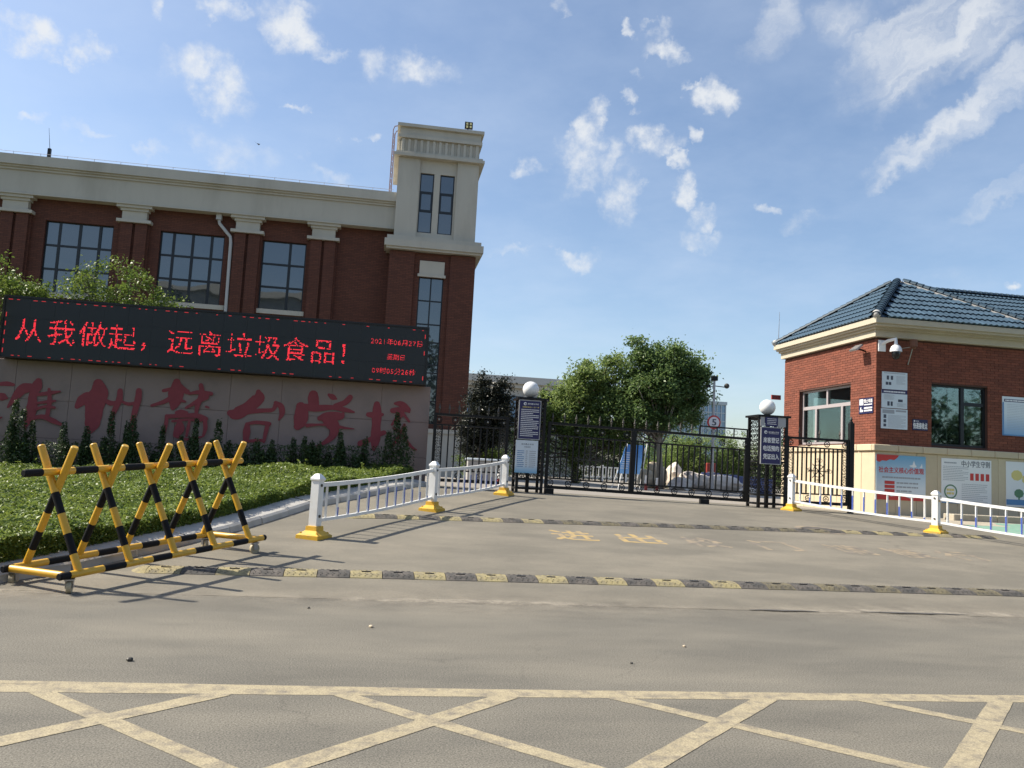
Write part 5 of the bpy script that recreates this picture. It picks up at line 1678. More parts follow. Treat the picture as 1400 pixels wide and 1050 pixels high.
wheel(fe, .88, 1.0, .25, 'iron_black')
po = MB((11.79, 19.45, .655)); po.cbox(11.73, 11.85, 19.39, 19.51, .6, 2.92, .008); po.lathe([(.05, 0), (.05, .03), (.02, .05), (.035, .09), (.02, .13), (.002, .17)], 8, (11.79, 19.45, 2.92))
po.build('fence_post', MATS['iron_black'], label='thick black iron post at the gatehouse end of the fence panel', category='post')


def pillar(name, u0, u1, v0, v1, z0, z1, label):
    c = ((u0 + u1) / 2, (v0 + v1) / 2, z0)
    t = thing(name, c, label, 'gate pillar', 'iron gate pillars with globe lamps')
    w = .065
    for x in (u0, u1 - w):
        for y in (v0, v1 - w):
            m = MB(c); m.box(x, x + w, y, y + w, z0, z1); m.build('corner_post', MATS['iron_black'], t)
    for z in (z0 + .08, z0 + .30, (z0 + z1) / 2, z1 - .06):
        m = MB(c)
        m.box(u0 + w, u1 - w, v0 + .01, v0 + .05, z, z + .045).box(u0 + w, u1 - w, v1 - .05, v1 - .01, z, z + .045)
        m.box(u0 + .01, u0 + .05, v0 + w, v1 - w, z, z + .045).box(u1 - .05, u1 - .01, v0 + w, v1 - w, z, z + .045)
        m.build('crosspiece', MATS['iron_black'], t)
    m = MB(c); m.box(u0 - .05, u1 + .05, v0 - .05, v1 + .05, z1, z1 + .05); m.build('top_plate', MATS['iron_black'], t)
    mid = (u0 + u1) / 2
    m = MB(c); m.box(mid - .04, mid + .04, (v0 + v1) / 2 - .04, (v0 + v1) / 2 + .04, z0, z1); m.build('centre_post', MATS['iron_black'], t)
    for (sx, y) in ((u0 + w, v0 + .03), (u0 + w, v1 - .03)):
        for za, zb in ((z0 + .35, (z0 + z1) / 2), ((z0 + z1) / 2 + .05, z1 - .07)):
            s = scrolls(u1 - u0 - 2 * w, zb - za, .058, seed=int(za * 10)); o = s.build('scroll_panel', MATS['iron_black'], t); o.location = (sx - c[0], y - c[1], za - z0)
    for x in (u0 + .03, u1 - .03):
        for za, zb in ((z0 + .35, (z0 + z1) / 2), ((z0 + z1) / 2 + .05, z1 - .07)):
            s = scrolls(v1 - v0 - 2 * w, zb - za, .058, seed=int(za * 7)); o = s.build('scroll_panel', MATS['iron_black'], t); o.location = (x - c[0], v0 + w - c[1], za - z0); o.rotation_euler = (0, 0, pi / 2)
    m = MB(c); m.tube((mid - .02, (v0 + v1) / 2, z1 + .05), (mid - .02, (v0 + v1) / 2, z1 + .10), .09, .075, 14); m.build('lamp_collar', MATS['iron_black'], t, smooth=40)
    m = MB(c); m.ball((mid - .02, (v0 + v1) / 2, z1 + .27), .198, 28, 18); m.build('lamp_globe', MATS['globe_white'], t, smooth=True)
    return t


pillar('gate_pillar', 3.20, 3.86, 19.42, 20.02, gz(3.5, 19.6), 2.98, 'black iron gate pillar with globe lamp bearing the tall notice signs')
pillar('gate_pillar', 9.26, 10.03, 19.36, 20.02, gz(9.6, 19.6), 2.93, 'black open lattice gate pillar with globe lamp beside the gatehouse fence')
SV = 19.40
P = pboard('gate_sign', 3.20, 3.70, 2.045, 2.945, SV, MATS['navy'], 'tall navy rules sign with silver frame on the upper half of its pillar', 'sign', th=.03, frame=MATS['silver'])
P.disc(.26, .92, .075, 'print_white', 20, .55); P.disc(.28, .915, .045, 'navy', 12, .35); P.text('潍州麓台学校', .38, .92, .90, .945, 'print_white', .01)
P.text('校园安全出入', .14, .62, .815, .855, 'print_yellow', .02); P.text('“五个一律”', .66, .95, .815, .855, 'print_yellow', .02)
P.lines(.08, .95, .79, .05, 15, 'print_white', 4, .42, .055)
t, c, y = board('gate_sign', 3.155, 3.69, 1.235, 2.005, SV, grad_mat('print_table', (.24, .50, .70), (.72, .78, .82), 1.24, 1.42), 'pale blue timetable sign on the lower half of its pillar', 'sign', th=.03)
P = Print(t, c, y, 3.155, 3.69, 1.235, 2.005)
P.text('潍州麓台学校', .24, .80, .855, .905, 'print_dark', .0); P.text('作息时间', .38, .66, .77, .82, 'print_dark', .0)
P.lines(.08, .40, .70, .16, 9, 'print_blue', 3, .36, .06); P.lines(.46, .56, .70, .16, 9, 'print_grey', 5, .36, .06); P.lines(.62, .92, .70, .16, 9, 'print_grey', 6, .30, .06)
P = pboard('gate_sign', 9.30, 9.80, 1.775, 2.66, 19.34, MATS['navy'], 'navy visitor registration sign with silver frame on the lattice pillar', 'sign', th=.03, frame=MATS['silver'])
P.disc(.22, .875, .085, 'print_white', 20, .56); P.disc(.24, .87, .05, 'navy', 12, .36); P.text('潍州麓台学校', .36, .92, .855, .90, 'print_white', .01); P.lines(.38, .9, .845, .83, 1, 'print_white', 3, .6)
for body, z in (('来客登记', .58), ('电话预约', .35), ('凭证出入', .12)):
    P.text(body, .10, .93, z, z + .15, 'print_white', .034)
P = pboard('gate_sign', 9.40, 9.73, 2.70, 2.945, 19.34, MATS['navy'], 'small navy plaque above the visitor sign under the globe lamp', 'sign', th=.02)
P.lines(.15, .9, .85, .15, 4, 'print_white', 3, .35, .1)
m = MB((9.56, 19.35, 2.8)); m.box(9.28, 9.39, 19.335, 19.355, 2.70, 2.94); m.box(9.74, 9.95, 19.335, 19.355, 2.70, 2.94)
m.build('backing_plate', MATS['silver'], label='grey backing plate behind the small plaque on the lattice pillar', category='panel')


# ================================================================ white railings
def railing(name, posts, nb, label, base_dirt=None):
    p0 = posts[0]
    o = (p0[0], p0[1], gz(*p0))
    t = thing(name, o, label, 'railing', 'white traffic railings beside the driveway')
    PH = .87
    for (x, y) in posts:
        z = gz(x, y)
        m = MB(o)
        # flared plastic foot
        V = []
        a = atan2(posts[1][1] - posts[0][1], posts[1][0] - posts[0][0])
        ca, sa = cos(a), sin(a)
        def ring(h, zz):
            return [(x + ca * sx * h - sa * sy * h, y + sa * sx * h + ca * sy * h, z + zz) for sx, sy in ((-1, -1), (1, -1), (1, 1), (-1, 1))]
        prof = [(.175, -.03), (.175, .045), (.15, .06), (.088, .105), (.085, .165), (.05, .17)]
        for h, zz in prof: V += ring(h, zz)
        F = [(4 * i + k, 4 * i + (k + 1) % 4, 4 * i + 4 + (k + 1) % 4, 4 * i + 4 + k) for i in range(len(prof) - 1) for k in range(4)] + [(3, 2, 1, 0)]
        F.append(tuple(range(4 * len(prof) - 4, 4 * len(prof))))
        m.add(V, F)
        for sx, sy in ((-1, -1), (1, -1), (1, 1), (-1, 1)):
            m.tube((x + ca * sx * .13 - sa * sy * .13, y + sa * sx * .13 + ca * sy * .13, z + .05), (x + ca * sx * .13 - sa * sy * .13, y + sa * sx * .13 + ca * sy * .13, z + .085), .014, n=6)
        m.build('post_foot', MATS['base_yellow'], t)
        m = MB(o); V = []
        prof = [(.062, .12), (.062, PH - .085), (.075, PH - .08), (.075, PH - .055), (.05, PH - .02), (.03, PH + .005), (.005, PH + .01)]
        for h, zz in prof: V += ring(h, zz)
        F = [(4 * i + k, 4 * i + (k + 1) % 4, 4 * i + 4 + (k + 1) % 4, 4 * i + 4 + k) for i in range(len(prof) - 1) for k in range(4)] + [tuple(range(4 * len(prof) - 4, 4 * len(prof)))]
        m.add(V, F); m.build('post', MATS['white_paint'], t)
        for zz in (.72, .30):
            m = MB(o); m.tube((x + sa * .062, y - ca * .062, z + zz), (x + sa * .075, y - ca * .075, z + zz), .02, n=8); m.build('clamp_bolt', MATS['iron_dusty'], t)
        m = MB(o); q = Vector((x + ca * .064, y + sa * .064, z + .70)); m.bar(q - Vector((0, 0, .05)), q + Vector((0, 0, .05)), .006, .05); m.build('reflector', MATS['base_yellow'], t)
    for i in range(len(posts) - 1):
        a = Vector((*posts[i], gz(*posts[i]))); b = Vector((*posts[i + 1], gz(*posts[i + 1])))
        d = (b - a).normalized(); a2 = a + d * .065; b2 = b - d * .065
        up = Vector((0, 0, 1))
        sag = .03
        def rail_pt(s, h):
            p = a2.lerp(b2, s); return p + up * (h - sag * 4 * s * (1 - s))
        for h, w, hh in ((.72, .045, .058), (.235, .04, .043)):
            m = MB(o)
            for k in range(8):
                m.bar(rail_pt(k / 8, h), rail_pt((k + 1) / 8, h), w, hh)
            m.build('rail', MATS['white_paint'], t)
        for k in range(nb):
            s = (k + .62) / (nb + .24)
            q0 = rail_pt(s, .25); q1 = rail_pt(s, .695)
            m = MB(o); m.bar(q0, q1, .034, .024); bo = m.build('baluster', MATS['white_paint'], t)
            hgt = .33 * max(0, sin(pi * (k + .2) / (nb - .5))) ** .8
            if hgt > .04:
                sgn = 1
                nrm = Vector((d.y, -d.x, 0)).normalized() * sgn; hd = Vector((d.x, d.y, 0)).normalized()
                wv = [q0 + nrm * n_ + hd * h_ + up * z_ for n_ in (.0175, .0215) for h_ in (-.013, .013) for z_ in (.012, hgt)]
                m = MB(o); m.add(wv, [(0, 1, 3, 2), (4, 6, 7, 5), (0, 4, 5, 1), (2, 3, 7, 6), (0, 2, 6, 4), (1, 5, 7, 3)]); m.build('blue_sleeve', MATS['sleeve_blue'], bo)
    return t


railing('railing', [(-.82, 11.74), (.97, 14.86), (2.72, 18.0)], 12, 'white railing with yellow feet on the planted side of the driveway')
railing('railing', [(9.75, 18.60), (11.38, 15.62), (13.06, 12.55)], 12, 'white railing with blue striped balusters on the gatehouse side of the driveway')


# ================================================================ rubber speed humps
def hump(name, p0, p1, label, n, fade):
    p0 = Vector((*p0, 0)); p1 = Vector((*p1, 0)); d = (p1 - p0).normalized(); nr = Vector((-d.y, d.x, 0))
    L = (p1 - p0).length; o = (p0.x, p0.y, gz(p0.x, p0.y))
    t = thing(name, o, label, 'speed hump', 'rubber speed humps on the driveway')
    prof = [(-.17, .002), (-.165, .012), (-.09, .036), (0, .043), (.09, .036), (.165, .012), (.17, .002)]
    for k in range(n):
        a = p0 + d * (L * k / n + .004); b = p0 + d * (L * (k + 1) / n - .004)
        m = MB(o); V = []
        for q in (a, b):
            for y, z in prof:
                w = q + nr * y; V.append((w.x, w.y, gz(w.x, w.y) + z))
        V_n = len(prof)
        m.add(V, [(i, i + 1, V_n + i + 1, V_n + i) for i in range(V_n - 1)] + [tuple(range(V_n))[::-1], tuple(range(V_n, 2 * V_n))])
        # diamond studs on the treads and the bolt recess
        for i in range(5):
            for j, (y, z) in enumerate(((-.13, .025), (-.10, .034), (-.07, .038), (.07, .038), (.10, .034), (.13, .025))):
                q = a.lerp(b, (i + .5 + .5 * (j % 2) * .5) / 5.4) + nr * y
                g = gz(q.x, q.y)
                m.add([(q + d * .016 + Vector((0, 0, g + z - .003))), (q + nr * .012 + Vector((0, 0, g + z - .003))), (q - d * .016 + Vector((0, 0, g + z - .003))), (q - nr * .012 + Vector((0, 0, g + z - .003))), q + Vector((0, 0, g + z + .008))], [(0, 1, 4), (1, 2, 4), (2, 3, 4), (3, 0, 4)])
        yel = k % 2 == 0
        so_ = m.build('hump_block', MATS[('rubber_worn' if fade(k) else 'rubber_yellow') if yel else 'rubber_black'], t)
        c = a.lerp(b, .5); g = gz(c.x, c.y)
        m = MB(o); m.bar(c - d * .05 + Vector((0, 0, g + .045)), c + d * .05 + Vector((0, 0, g + .045)), .035, .006); m.build('bolt_recess', MATS['iron_black'], so_)
    for q, s in ((p0, -1), (p1, 1)):
        m = MB(o); V = []
        for k in range(9):
            an = -pi / 2 + pi * k / 8
            for r, z in ((.17, .003), (.09, .038)):
                w = q + d * (s * r * cos(an)) + nr * (r * sin(an)); V.append((w.x, w.y, gz(w.x, w.y) + z))
        V.append((q.x, q.y, gz(q.x, q.y) + .048))
        m.add(V, [(2 * k, 2 * k + 2, 2 * k + 3, 2 * k + 1) for k in range(8)] + [(2 * k + 1, 2 * k + 3, 18) for k in range(8)]); m.build('end_cap', MATS['rubber_yellow'], t)
    return t


hump('speed_hump', (-2.35, 9.44), (9.6, 9.70), 'black and yellow rubber speed hump at the foot of the ramp nearest the street', 34, lambda k: k > 19)
hump('speed_hump', (-.38, 13.75), (12.4, 15.35), 'black and yellow rubber speed hump higher up the ramp near the gate', 36, lambda k: 9 < k < 26)

# manhole cover
mh = (8.55, 15.1, gz(8.55, 15.1))
t = thing('manhole_cover', mh, 'round grey manhole cover set in the ramp near the gate', 'manhole cover')
def ring_on_ground(r0, r1, dz):
    m = MB(mh); V = []
    for r in (r0, r1):
        for k in range(32):
            x, y = mh[0] + r * cos(2 * pi * k / 32), mh[1] + r * sin(2 * pi * k / 32); V.append((x, y, gz(x, y) + dz))
    m.add(V, [(k, (k + 1) % 32, 32 + (k + 1) % 32, 32 + k) for k in range(32)]); return m
m = ring_on_ground(.005, .37, .012); m.build('lid', MATS['rubber_black'], t)
m = ring_on_ground(.385, .50, .0085); m.build('rim', MATS['faded_text'], t)

# ================================================================ spiked barrier on castors
c1 = Vector((-2.77, 8.32, gz(-2.77, 8.32))); c2 = Vector((-1.42, 10.58, gz(-1.42, 10.58)))
bx = (c2 - c1).normalized(); by = Vector((-bx.y, bx.x, 0)).normalized(); bz = bx.cross(by).normalized()
BR = Matrix((bx, by, bz)).transposed().to_4x4(); BR.translation = c1
ba = thing('spiked_barrier', c1, 'yellow and black rolling barrier of five crossed pipe spikes beside the kerb', 'barrier')
ba.matrix_world = BR
BL = (c2 - c1).length; BWD = .74; RZ = .17; PR = .036
YB = [MATS['barrier_yellow'], MATS['barrier_black']]


def banded(pts, name='pipe', r=PR):
    """pipe through points [(p, colour index of the span that follows)]"""
    m = MB()
    for (p, c), (q, _) in zip(pts, pts[1:]):
        m.tube(p, q, r, n=12, mi=c, caps=False)
    d = (Vector(pts[0][0]) - Vector(pts[1][0])).normalized() * .0
    for e, f in ((0, 1), (-1, -2)):
        p, q = Vector(pts[e][0]), Vector(pts[f][0]); dd = (p - q).normalized()
        c = pts[0][1] if e == 0 else pts[-2][1]
        m.tube(p, p + dd * .012, r, r * .8, 12, mi=c)
    return m.build(name, YB, ba, smooth=40)


def bands(p, q, cuts):
    p = Vector(p); q = Vector(q)
    return [(p.lerp(q, s), c) for s, c in cuts]


xs = [.14 + k * (BL - .24) / 4 for k in range(5)]
frb = [(0, 1), (.035, 0)]
for x in xs[:-1]:
    s = (x + .5 * (xs[1] - xs[0]) + .10 - (-.06)) / (BL + .22)
    frb += [(s - .045, 1), (s + .045, 0)]
frb += [(.985, 1), (1, 0)]
banded(bands((-.08, 0, RZ), (BL + .16, 0, RZ), frb), 'base_rail')
banded(bands((-.08, BWD, RZ), (BL + .10, BWD, RZ), frb), 'base_rail')
for x in (-.02, BL + .03):
    banded([((x, 0.03, RZ), 0), ((x, BWD - .03, RZ), 0)], 'end_rail')
TH = 1.165
for x in xs:
    for s in (1, -1):
        yb, yt = (0, BWD * .5 + .20) if s == 1 else (BWD, BWD * .5 - .20)
        p = (x - .018 * s, yb, RZ + .02); q = (x - .018 * s, yt, RZ + TH)
        banded(bands(p, q, [(0, 0), (.13, 1), (.29, 0), (.45, 1), (.62, 0), (1, 0)]), 'spike')
trb = [(0, 1), (.06, 0)]
for x in xs[:-1]:
    s = (x + .5 * (xs[1] - xs[0]) + .02 + .20) / (BL + .32)
    trb += [(s - .045, 1), (s + .045, 0)]
trb += [(1, 0)]
banded(bands((-.20, BWD / 2, RZ + TH * .80), (BL + .12, BWD / 2, RZ + TH * .80), trb), 'top_rail')
m0 = MB(); m0.tube((0, -.022, .058), (0, .022, .058), .058, n=16); wheel_me = m0.mesh('wheel', MATS['caster'], smooth=40)
m0 = MB(); m0.bar((0, -.032, .05), (0, -.032, .125), .05, .006); m0.bar((0, .032, .05), (0, .032, .125), .05, .006); m0.box(-.04, .04, -.04, .04, .120, .135); fork_me = m0.mesh('fork', MATS['steel'])
for (x, y, a) in ((.03, 0, .7), (BL - .02, 0, -.4), (.03, BWD, .4), (BL - .05, BWD, 1.2)):
    c = inst('castor', fork_me, ba, (x, y, 0), (0, 0, a)); inst('wheel', wheel_me, c, (0, 0, 0))

# ================================================================ beyond the gate
far_wall = (11, 70, .6)
fb = thing('distant_hall', far_wall, 'pale grey two storey building far beyond the notice pillar', 'building')
m = MB(far_wall); m.box(5.5, 16.5, 70, 82, .4, 8.0); m.build('wall', MATS['pale_wall'], fb)
m = MB(far_wall); m.box(5.2, 16.8, 69.6, 82.3, 8.0, 8.35); m.box(4.9, 17.1, 69.3, 82.6, 8.35, 8.95); m.build('cornice', MATS['pale_wall'], fb)
for k in range(6):
    x = 6.2 + k * 1.9
    m = MB(far_wall); m.box(x, x + .5, 69.75, 70, .4, 8.0); m.build('pilaster', MATS['pale_wall'], fb)
    if k < 5:
        m = MB(far_wall); m.box(x + .62, x + 1.78, 69.93, 69.98, 4.6, 7.3); wf = m.build('window', MATS['frame_dark'], fb)
        for q in range(2):
            m = MB(far_wall); m.box(x + .68 + q * .55, x + 1.18 + q * .55, 69.90, 69.925, 4.7, 7.2); m.build('pane', FAR_GLASS, wf)


def block(name, u0, u1, v0, v1, z1, label, nx, nz, wallm, glassm, cat='tower block', mull=.35):
    c = ((u0 + u1) / 2, v0, 0)
    t = thing(name, c, label, cat)
    m = MB(c); m.box(u0, u1, v0, v1, -1, z1); m.build('wall', glassm, t)
    for face in (0, 1):
        a, b = (u0, u1) if face == 0 else (v0, v1)
        n = nx if face == 0 else max(2, int(nx * (v1 - v0) / (u1 - u0)))
        m = MB(c)
        for k in range(n + 1):
            x = a + (b - a) * k / n
            if face == 0: m.box(x - mull / 2, x + mull / 2, v0 - .35, v0 - .01, -1, z1)
            else: m.box(u0 - .35, u0 - .01, x - mull / 2, x + mull / 2, -1, z1)
        for j in range(nz + 1):
            z = z1 * j / nz
            if face == 0: m.box(u0, u1, v0 - .22, v0 - .012, z - mull * .6, z + mull * .6)
            else: m.box(u0 - .22, u0 - .012, v0, v1, z - mull * .6, z + mull * .6)
        m.build('facade_grid', wallm, t)
    m = MB(c); m.box(u0 - .5, u1 + .5, v0 - .5, v1 + .5, z1, z1 + 1.2); m.build('parapet', wallm, t)
    return t


block('glass_tower', 119, 129.5, 300, 322, 28.6, 'blue glass tower block beside the camera pole on the skyline', 6, 9, MATS['far_frame'], FAR_GLASS)
block('glass_building', 69, 84, 210, 232, 22, 'blue glass office building showing under the big dark tree', 8, 7, MATS['far_frame'], FAR_GLASS)
block('white_building', 66.8, 69.2, 214, 232, 22, 'white end wall of a building beside the blue glass offices', 2, 6, MATS['pale_wall'], MATS['pale_wall'])

# trees and shrubs in the school grounds
tree('garden_tree', (3.05, 26.4, .75), [(3.3, 26.5, 2.9, .72, .6, 1.0), (2.95, 26.5, 2.3, .6, .5, .8), (3.75, 26.5, 3.1, .45, .45, .9), (3.1, 26.5, 3.75, .25, .25, .5), (3.85, 26.5, 3.95, .18, .2, .42)], 'very dark leaved tree behind the narrow gate leaf', 'tree', 300, 80, .13, .085, LEAF_PURPLE, .06, (3.3, 26.5, 3.6), seed=21, shell=.3)
def reach(ells, v0, v1):
    """the same crown measured out for a stand farther back: sizes and offsets grow with the distance"""
    k = v1 / v0
    return [(e[0] * k, v1 + (e[1] - v0), 1.4 + (e[2] - 1.4) * k, e[3] * k, e[4] * k, e[5] * k) for e in ells]


tree('shade_tree', (9.6, 40.3, .64), reach([(7.7, 36, 3.9, 1.05, 1.1, .9), (8.85, 36, 5.35, 1.0, 1.0, .85), (9.95, 36, 5.95, .8, .9, .75), (6.6, 36, 2.7, .9, .9, .8), (8.9, 36, 3.3, 1.5, 1.1, 1.0), (10.4, 36, 3.1, 1.2, 1., 1.0), (8.3, 36, 4.7, .7, .8, .6), (9.6, 36, 4.6, 1.1, 1., .8)], 36, 40.3), 'light green spreading tree behind the gate beside the globe lamp', 'tree', 310, 140, .19, .15, LEAF_TREE, .14, (9.6, 40.3, 5.2), seed=5, limbs=60, shell=.45)
tree('shade_tree', (13.7, 39.4, .62), reach([(10.83, 34, 6.35, .65, .8, .7), (12.1, 34, 6.5, .85, .9, .75), (13.1, 34, 5.55, .85, .9, .75), (11.6, 34, 5.1, 1.35, 1.1, .95), (13.4, 34, 4.75, .55, .7, .5), (10.35, 34, 5.3, .6, .7, .6), (11.0, 34, 3.7, 1.5, 1.2, .8), (12.5, 34, 3.95, .9, .9, .5), (10.3, 34.6, 4.4, 1.0, .8, .8)], 34, 39.4), 'tall dark green tree with pale trunk above the middle of the sliding gate', 'tree', 360, 150, .20, .155, LEAF_DARK, .15, (13.6, 39.4, 6.2), bark='bark_pale', seed=8, limbs=70, shell=.45, lean=(-.3, 0))


def shrub(name, u, v, ells, label, cat, ncl, per, sig, leaf, mat, seed, group=None):
    base = (u, v, gz(u, v))
    t = thing(name, base, label, cat, group)
    q = np.random.default_rng(seed)
    C, P_, B_ = clumps([(u + e[0], v + e[1], base[2] + e[2], e[3], e[4], e[5]) for e in ells], ncl, per, sig, q, .25)
    k = P_[:, 2] > base[2] + .02
    leaf_object('foliage', P_[k], leaf, mat, t, up=.3, org=base, var_bias=B_[k])
    m = MB(base)
    for c in C[:8]:
        m.path([Vector(base), Vector(base).lerp(Vector(c), .5) + Vector((.05, 0, 0)), Vector(c)], [.03, .02, .008], 5)
    m.build('stem', MATS['bark'], t)
    return t


shrub('garden_shrub', 3.5, 27.2, [(0, 0, .75, .75, .5, .65), (-.5, 0, .5, .4, .4, .45)], 'round bright green shrub over the pale blue planter behind the narrow gate', 'shrub', 70, 70, .12, .075, LEAF_LIGHT, 31)
shrub('garden_shrub', 9.6, 40, [(0, 0, 1.35, .42, .42, 1.35)], 'slender yellow green weeping shrub behind the wheel emblem of the gate', 'shrub', 80, 60, .14, .09, LEAF_WILLOW, 32)
shrub('clipped_bush', 15.0, 43, [(0, 0, .75, .95, .8, .95)], 'dome shaped clipped green bush left of the pale rocks', 'bush', 120, 60, .12, .08, LEAF_LIGHT, 33)
shrub('garden_shrub', 16.6, 44.5, [(0, 0, 1.5, 1.3, 1., 1.4), (1.0, 0, 1.9, 1.0, .8, 1.2)], 'mid green loose shrub rising behind the pale rocks', 'shrub', 170, 80, .2, .11, LEAF_TREE, 34)
shrub('garden_shrub', 19.4, 45, [(0, 0, 1.5, 1.3, 1., 1.6), (1.3, 0, 1.7, 1.2, .8, 1.5)], 'mid green loose shrub behind the blue panels at the closing end of the gate', 'shrub', 190, 80, .2, .11, LEAF_TREE, 35)
shrub('garden_shrub', 22.6, 44, [(0, 0, 1.5, 1.4, 1., 1.7), (1.3, 0, 1.5, 1.0, .8, 1.4)], 'dark green shrub seen through the open lattice pillar', 'shrub', 170, 80, .2, .11, LEAF_DARK, 36)
shrub('far_bush', 21.2, 60, [(0, 0, 2.0, 2.4, 1., 2.0)], 'rounded dark bush beyond the leafy shrubs', 'bush', 120, 80, .25, .14, LEAF_DARK, 37)
# the dark hedge closing the view behind the gate
pts = []
for _ in range(36000):
    x = RNG.uniform(7., 24.0); top = (3.4 if x < 18.5 else 2.2) + .35 * sin(x * 1.7) + .2 * sin(x * 4.1)
    pts.append((x, 62.5 + RNG.normal() * .5, .6 + top * RNG.random() ** .7))
tag(leaf_object('boundary_hedge', pts, .13, LEAF_HEDGE2, up=.2, kind='stuff'), 'dark clipped hedge closing the view behind the sliding gate', 'hedge')
pts = []
for _ in range(22000):
    x = RNG.uniform(-10, 190); y = 150 + RNG.normal() * 6
    top = 3.6 + 1.2 * sin(x * .21) + .9 * sin(x * .53 + 1)
    pts.append((x, y, -.5 + max(top, .6) * RNG.random() ** .6))
tag(leaf_object('distant_treeline', pts, .9, LEAF_HEDGE2, up=.2, kind='stuff'), 'low line of distant trees on the horizon', 'trees')

# rocks
def rock(u, v, rx, ry, rz, label, mat, seed):
    q = np.random.default_rng(seed)
    bm = bmesh.new(); bmesh.ops.create_icosphere(bm, subdivisions=4, radius=1.0)
    dirs = q.normal(size=(14, 3)); dirs /= np.linalg.norm(dirs, axis=1)[:, None]; offs = q.uniform(.55, .95, 14)
    for w in bm.verts:
        p = np.array(w.co)
        for d_, o_ in zip(dirs, offs):
            e = p @ d_ - o_
            if e > 0: p = p - d_ * e * .8
        p = p * (1 + .035 * sin(p[0] * 9 + seed) * sin(p[1] * 8) + .03 * sin(p[2] * 17 + p[0] * 5))
        w.co = Vector((p[0] * rx, p[1] * ry, p[2] * rz))
    me = bpy.data.meshes.new('rock'); bm.to_mesh(me); bm.free(); me.materials.append(MATS[mat]); me.shade_smooth(); me.set_sharp_from_angle(angle=radians(35))
    o = bpy.data.objects.new('rock', me); COL.objects.link(o); o.location = (u * 1.06, v * 1.06, gz(u, v) + rz * .55); o.rotation_euler = (0, 0, seed)
    return tag(o, label, 'rock', 'pale landscape rocks behind the gate')


rock(13.25, 38.6, .70, .6, .98, 'largest upright tan boulder of the rock garden', 'rock', 3)
rock(12.5, 38.0, .62, .55, .60, 'tan boulder at the outer end of the rock garden by the blue board', 'rock', 5)
rock(13.9, 37.2, 1.0, .7, .42, 'low pale boulder in front of the upright tan boulder', 'rock_white', 7)
rock(15.1, 38.2, .95, .7, .72, 'white boulder in the middle of the rock garden', 'rock_white', 9)
rock(16.2, 37.6, 1.15, .7, .56, 'long white boulder beside the blue panels', 'rock_white', 12)
rock(14.5, 39.4, .8, .6, .95, 'pale boulder standing behind the middle of the rock garden', 'rock_white', 14)
rock(17.0, 36.6, .55, .5, .22, 'flat white stone at the blue panel end of the rock garden', 'rock_white', 16)
# blue panels of the basin
bp_ = (18.0, 40.5, .6)
t = thing('basin_panels', bp_, 'low dark blue panelled enclosure behind the rocks', 'enclosure')
for k in range(4):
    x = 16.3 + k * .98
    m = MB(bp_); m.cbox(x, x + .96, 40.5, 40.56, .58, 1.55 - .05 * k, .01); m.build('panel', MATS['pool_blue'], t)
rbx = MB((17.8, 43, .6)); rbx.cbox(17.55, 18.05, 42.9, 43.2, .58, 2.08, .02)
rbx.box(17.60, 18.0, 42.885, 42.899, 1.2, 1.6, 1)
rbx.build('red_cabinet', [MATS['plastic_red'], MATS['pale_wall']], label='small red cabinet standing behind the blue panels', category='cabinet')
# leaning blue board
bo_ = (9.95, 32, gz(9.95, 32))
t = thing('display_board', bo_, 'blue leaning display board on a white stand behind the gate', 'display board')
m = MB(bo_)
sk = lambda x, z: (9.35 + x + .38 * (z - 1.30), 32 + .35 * (z - 1.3), z)
m.prism([(0, 1.30), (.92, 1.30), (.80, 2.48), (.0, 2.48)], lambda x, z, k: (sk(x, z)[0], sk(x, z)[1] + .03 * k, z)); m.build('board', grad_mat('print_board', (.20, .42, .72), (.06, .20, .50), 1.4, 2.3), t)
m = MB(bo_)
for z in [1.5 + .09 * k for k in range(8)]:
    m.add([(sk(.06, z)[0], sk(0, z)[1] - .006, z), (sk(.36, z)[0], sk(0, z)[1] - .006, z), (sk(.36, z)[0], sk(0, z)[1] - .006, z + .03), (sk(.06, z)[0], sk(0, z)[1] - .006, z + .03)], [(0, 1, 2, 3)])
m.build('print', MATS['print_pale'], t)
m = MB(bo_); m.tube((9.40, 31.97, .66), (9.85, 32.4, 2.5), .02, n=6); m.tube((10.28, 31.97, .66), (10.68, 32.42, 2.55), .02, n=6); m.tube((10.4, 33.0, .66), (10.6, 32.4, 2.4), .02, n=6); m.tube((9.42, 33., .66), (9.8, 32.4, 2.4), .02, n=6); m.build('stand', MATS['white_paint'], t)
# white garden railing far inside
wo = (16, 58, .6)
t = thing('garden_fence', wo, 'low white garden fence far behind the gate', 'fence')
for k in range(4):
    x = 14.0 + k * 1.75
    m = MB(wo); m.cbox(x, x + .18, 58, 58.18, .55, 1.75, .02); m.build('post', MATS['white_paint'], t)
    if k < 3:
        for z in (.85, 1.55):
            m = MB(wo); m.box(x + .18, x + 1.75, 58.06, 58.12, z, z + .09); m.build('rail', MATS['white_paint'], t)
        for q in range(7):
            m = MB(wo); xx = x + .34 + q * .205; m.box(xx, xx + .06, 58.07, 58.11, .94, 1.55); m.build('picket', MATS['white_paint'], t)
